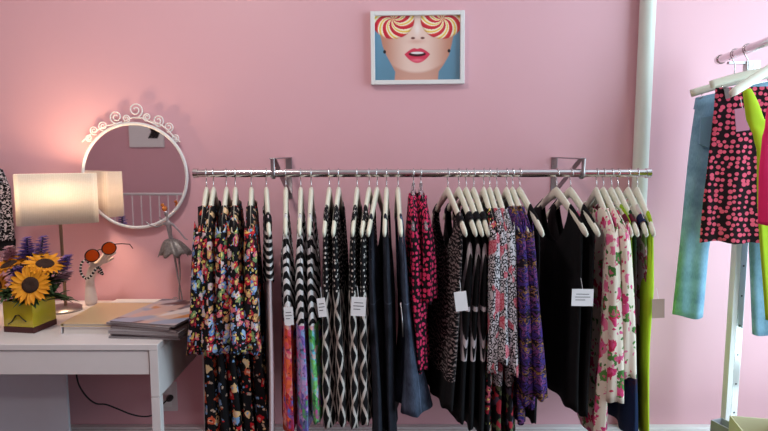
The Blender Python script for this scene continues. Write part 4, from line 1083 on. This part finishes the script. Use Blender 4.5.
def flat_garment(name, label, cat, root_loc, yaw, outline_rows, mat, th, Y, amp=.004, seed=0, group=None):
    """outline_rows: (py, px_left, px_right); hangs roughly parallel to the wall, with real thickness"""
    g = empty(name, root_loc, yaw); tag(g, label, cat, group); bpy.context.view_layer.update(); inv = g.matrix_basis.inverted()
    rn = random.Random(seed); p = [rn.uniform(0, 6) for _ in range(4)]
    mb = MB(); K = 44; n = len(outline_rows); rows = []
    ys = [r_[0] for r_ in outline_rows]; N_ = 30; uv = []
    for i in range(N_+1):
        py = ys[0]+(ys[-1]-ys[0])*i/N_
        l = np.interp(py, ys, [r_[1] for r_ in outline_rows]); rr = np.interp(py, ys, [r_[2] for r_ in outline_rows])
        Lw = inv @ P(l, py, Y); Rw = inv @ P(rr, py, Y)
        c = (Lw+Rw)/2; hx = (Rw.x-Lw.x)/2; q = i/N_
        for k in range(K):
            t = 2*math.pi*k/K; x = hx*math.cos(t)
            y = th*(.5+.5*min(1, q*4))*math.copysign(abs(math.sin(t))**.8, math.sin(t))+amp*(.3+q)*math.sin(x*70+p[0]+q*2)+amp*.6*math.sin(x*140+p[1]-q*3)*q
            mb.v.append((c.x+x, c.y+y, c.z+.004*math.sin(x*60+p[2])*q))
    for i in range(N_):
        for k in range(K):
            a = i*K+k; b = i*K+(k+1) % K; mb.f.append((a, a+K, b+K, b))
    mb.uv = [(mb.v[i][0], mb.v[i][2]) for f in mb.f for i in f]
    o = mb.build('body', mat, g, True); m = o.modifiers.new('t', 'SOLIDIFY'); m.thickness = .0012; m.offset = -1
    bpy.context.view_layer.update()
    return g
bpy.context.view_layer.update()
jn = empty('jeans', ha.location.copy(), yawA); tag(jn, 'light blue skinny jeans clipped to the hanger nearest the wall', 'jeans')
def jpart(name, rows, Y, th, slope, seed, mat):
    t = flat_garment(name, None, None, jn.location.copy(), yawA, rows, mat, th, Y, .003, seed)
    b = t.children[0]; b.parent = jn; b.name = name; bpy.data.objects.remove(t)
    me = b.data; zt = max(v.co.z for v in me.vertices)
    for v in me.vertices: v.co.z += slope*v.co.x*max(0, 1-(zt-v.co.z)/.25)
    return b
SL = math.tan(R(13))
jpart('trouser_leg', [(92, 698, 741), (120, 694, 741), (140, 691.5, 740), (190, 686, 722), (245, 680.5, 708), (316, 673, 702)], 1.935, .02, SL, 21, M['denim_light'])
jpart('trouser_leg', [(92, 737, 781), (120, 737, 783), (140, 738, 784), (190, 745, 786), (245, 750, 783), (334, 753, 782)], 1.925, .02, SL, 22, M['denim_light'])
jpart('waistband', [(89, 698.5, 780), (101, 696, 782)], 1.93, .023, SL, 23, M['denim_light'])
inv = jn.matrix_basis.inverted(); c_ = inv @ P(712, 130, 1.91)
MB().prism([(c_.x-.036, c_.z+.04), (c_.x+.04, c_.z+.052), (c_.x+.04, c_.z-.035), (c_.x, c_.z-.06), (c_.x-.036, c_.z-.045)], c_.y-.012, c_.y+.002).build('back_pocket', denim('pocket_denim', srgb(132, 170, 194), srgb(98, 138, 164), 0.), jn, bevel=.0015)
gs = flat_garment('dotted_skirt', 'black skirt with large pink dots clipped in front of the jeans', 'skirt', hb2.location.copy(), yawA, [(87, 718, 792), (110, 716.5, 795), (150, 712, 800), (200, 706, 806), (243, 702.5, 812)], M['bigdots'], .018, 1.84, .005, 4)
price_tag(gs, M['tagpink'], (736, 108), (748, 131), 1.79, False)
# neon and hot pink tops on shoulder hangers
n3 = on2(1.53); h3 = hanger_at(n3, R(14), 'white wooden hanger carrying the neon top on the short rail', 'wood', 'shoulder hangers on the short rail')
g3_ = flat_garment('neon_tunic', 'long neon yellow green tunic hanging at the right edge', 'tunic', n3, R(14), [(89, 743, 751), (100, 744, 757), (120, 746.5, 764), (150, 747, 856), (200, 746, 862), (250, 749, 866), (315, 755, 870)], M['neon'], .018, 1.53, .004, 9)
n4 = on2(1.25); h4 = hanger_at(n4, R(4), 'white wooden hanger carrying the hot pink top on the short rail', 'wood', 'shoulder hangers on the short rail')
flat_garment('hot_pink_top', 'hot pink top in front of the neon tunic at the right edge', 'top', n4, R(4), [(92, 776, 784), (110, 767, 790), (140, 760, 876), (170, 757, 880), (225, 757, 884)], M['hotpink'], .016, 1.25, .003, 12)
# low white bench and boxes in the corner
bt_ = P(735, 430, 2.0); bh = bt_.z
bn = empty('low_bench', (1.5, 1.78, 0)); tag(bn, 'low white bench in the bottom right corner under the short rail', 'bench')
x0b = P(724, 430, 2.0).x-1.5
MB().box(((x0b+.35)/2+.02, 0, bh-.0125), (.35-x0b, .44, .025)).build('seat', M['whitemetal'], bn, bevel=.002)
for sx in (x0b+.06, .32):
    for sy in (-.19, .19): MB().box((sx, sy, (bh-.025)/2), (.03, .03, bh-.025)).build('leg', M['whitemetal'], bn, bevel=.001)
def openbox(cx, cy, w, d, h, rz, mat, label, nm='storage_box'):
    r = empty(nm, (cx, cy, bh), rz); tag(r, label, 'box'); mb = MB(); t = .004
    for s in (-1, 1): mb.box((s*(w/2-t/2), 0, h/2), (t, d, h)).box((0, s*(d/2-t/2), h/2), (w-2*t, t, h))
    mb.box((0, 0, t/2), (w-2*t, d-2*t, t)); mb.build('walls', mat, r, bevel=.0008); return r
q = P(760, 425, 1.72)
rbx = openbox(q.x+.05, 1.78, .15, .13, P(747, 418, 1.84).z-bh, R(-12), plain('beige_card', srgb(205, 196, 165), .7), 'shallow beige box on the white bench at the bottom right')
q = P(737, 425, 1.85)
openbox(q.x+.005, 1.9, .05, .1, P(735, 421, 1.93).z-bh, R(20), plain('grey_card', srgb(172, 170, 178), .6), 'small grey box on the white bench beside the upright')

# ------------------------------------------------------------------ things seen only in the round mirror
def mirrored(px, py, Y):   # world point at depth Y (behind the viewer) that the mirror shows at a pixel
    p = P(px, py, 2*MY-Y); return Vector((p.x, Y, p.z))
q = mirrored(146, 128, YB+.02); q2 = mirrored(158, 142, YB+.02)
rp = empty('framed_picture', (q.x, YB, q.z)); tag(rp, 'white framed black and white print reflected in the round mirror', 'picture')
MB().box((0, .012, .0), (.40, .024, .44)).build('frame', M['whitemetal'], rp, bevel=.003)
mb = MB().prism([(-.17, .19), (.17, .19), (.17, -.04), (.13, -.12), (.02, -.12), (.06, -.04), (.02, .04), (-.08, .06), (-.17, .1)], .0245, .026); mb.build('print', M['blackp'], rp)
q = mirrored(150, 194, YB+.35)
rr_ = empty('railing', (q.x, YB+.35, 0)); tag(rr_, 'white railing with thin balusters reflected in the round mirror', 'railing')
MB().tube([(-.9, 0, q.z), (.9, 0, q.z)], .014, 12).build('top_bar', M['whitemetal'], rr_, True)
for k in range(17): MB().tube([(-.8+.1*k, 0, .02), (-.8+.1*k, 0, q.z-.012)], .005, 8).build('baluster', M['whitemetal'], rr_, True)
for s in (-.88, .88):
    MB().tube([(s, 0, .02), (s, 0, q.z-.012)], .014, 12).build('post', M['whitemetal'], rr_, True)
    MB().tube([(s, -.22, .014), (s, .22, .014)], .013, 12).build('foot', M['whitemetal'], rr_, True)

# ------------------------------------------------------------------ output look
vs_ = sc.view_settings; vs_.view_transform = 'Standard'; vs_.look = 'None'; vs_.exposure = .13; vs_.gamma = 1; vs_.use_curve_mapping = False
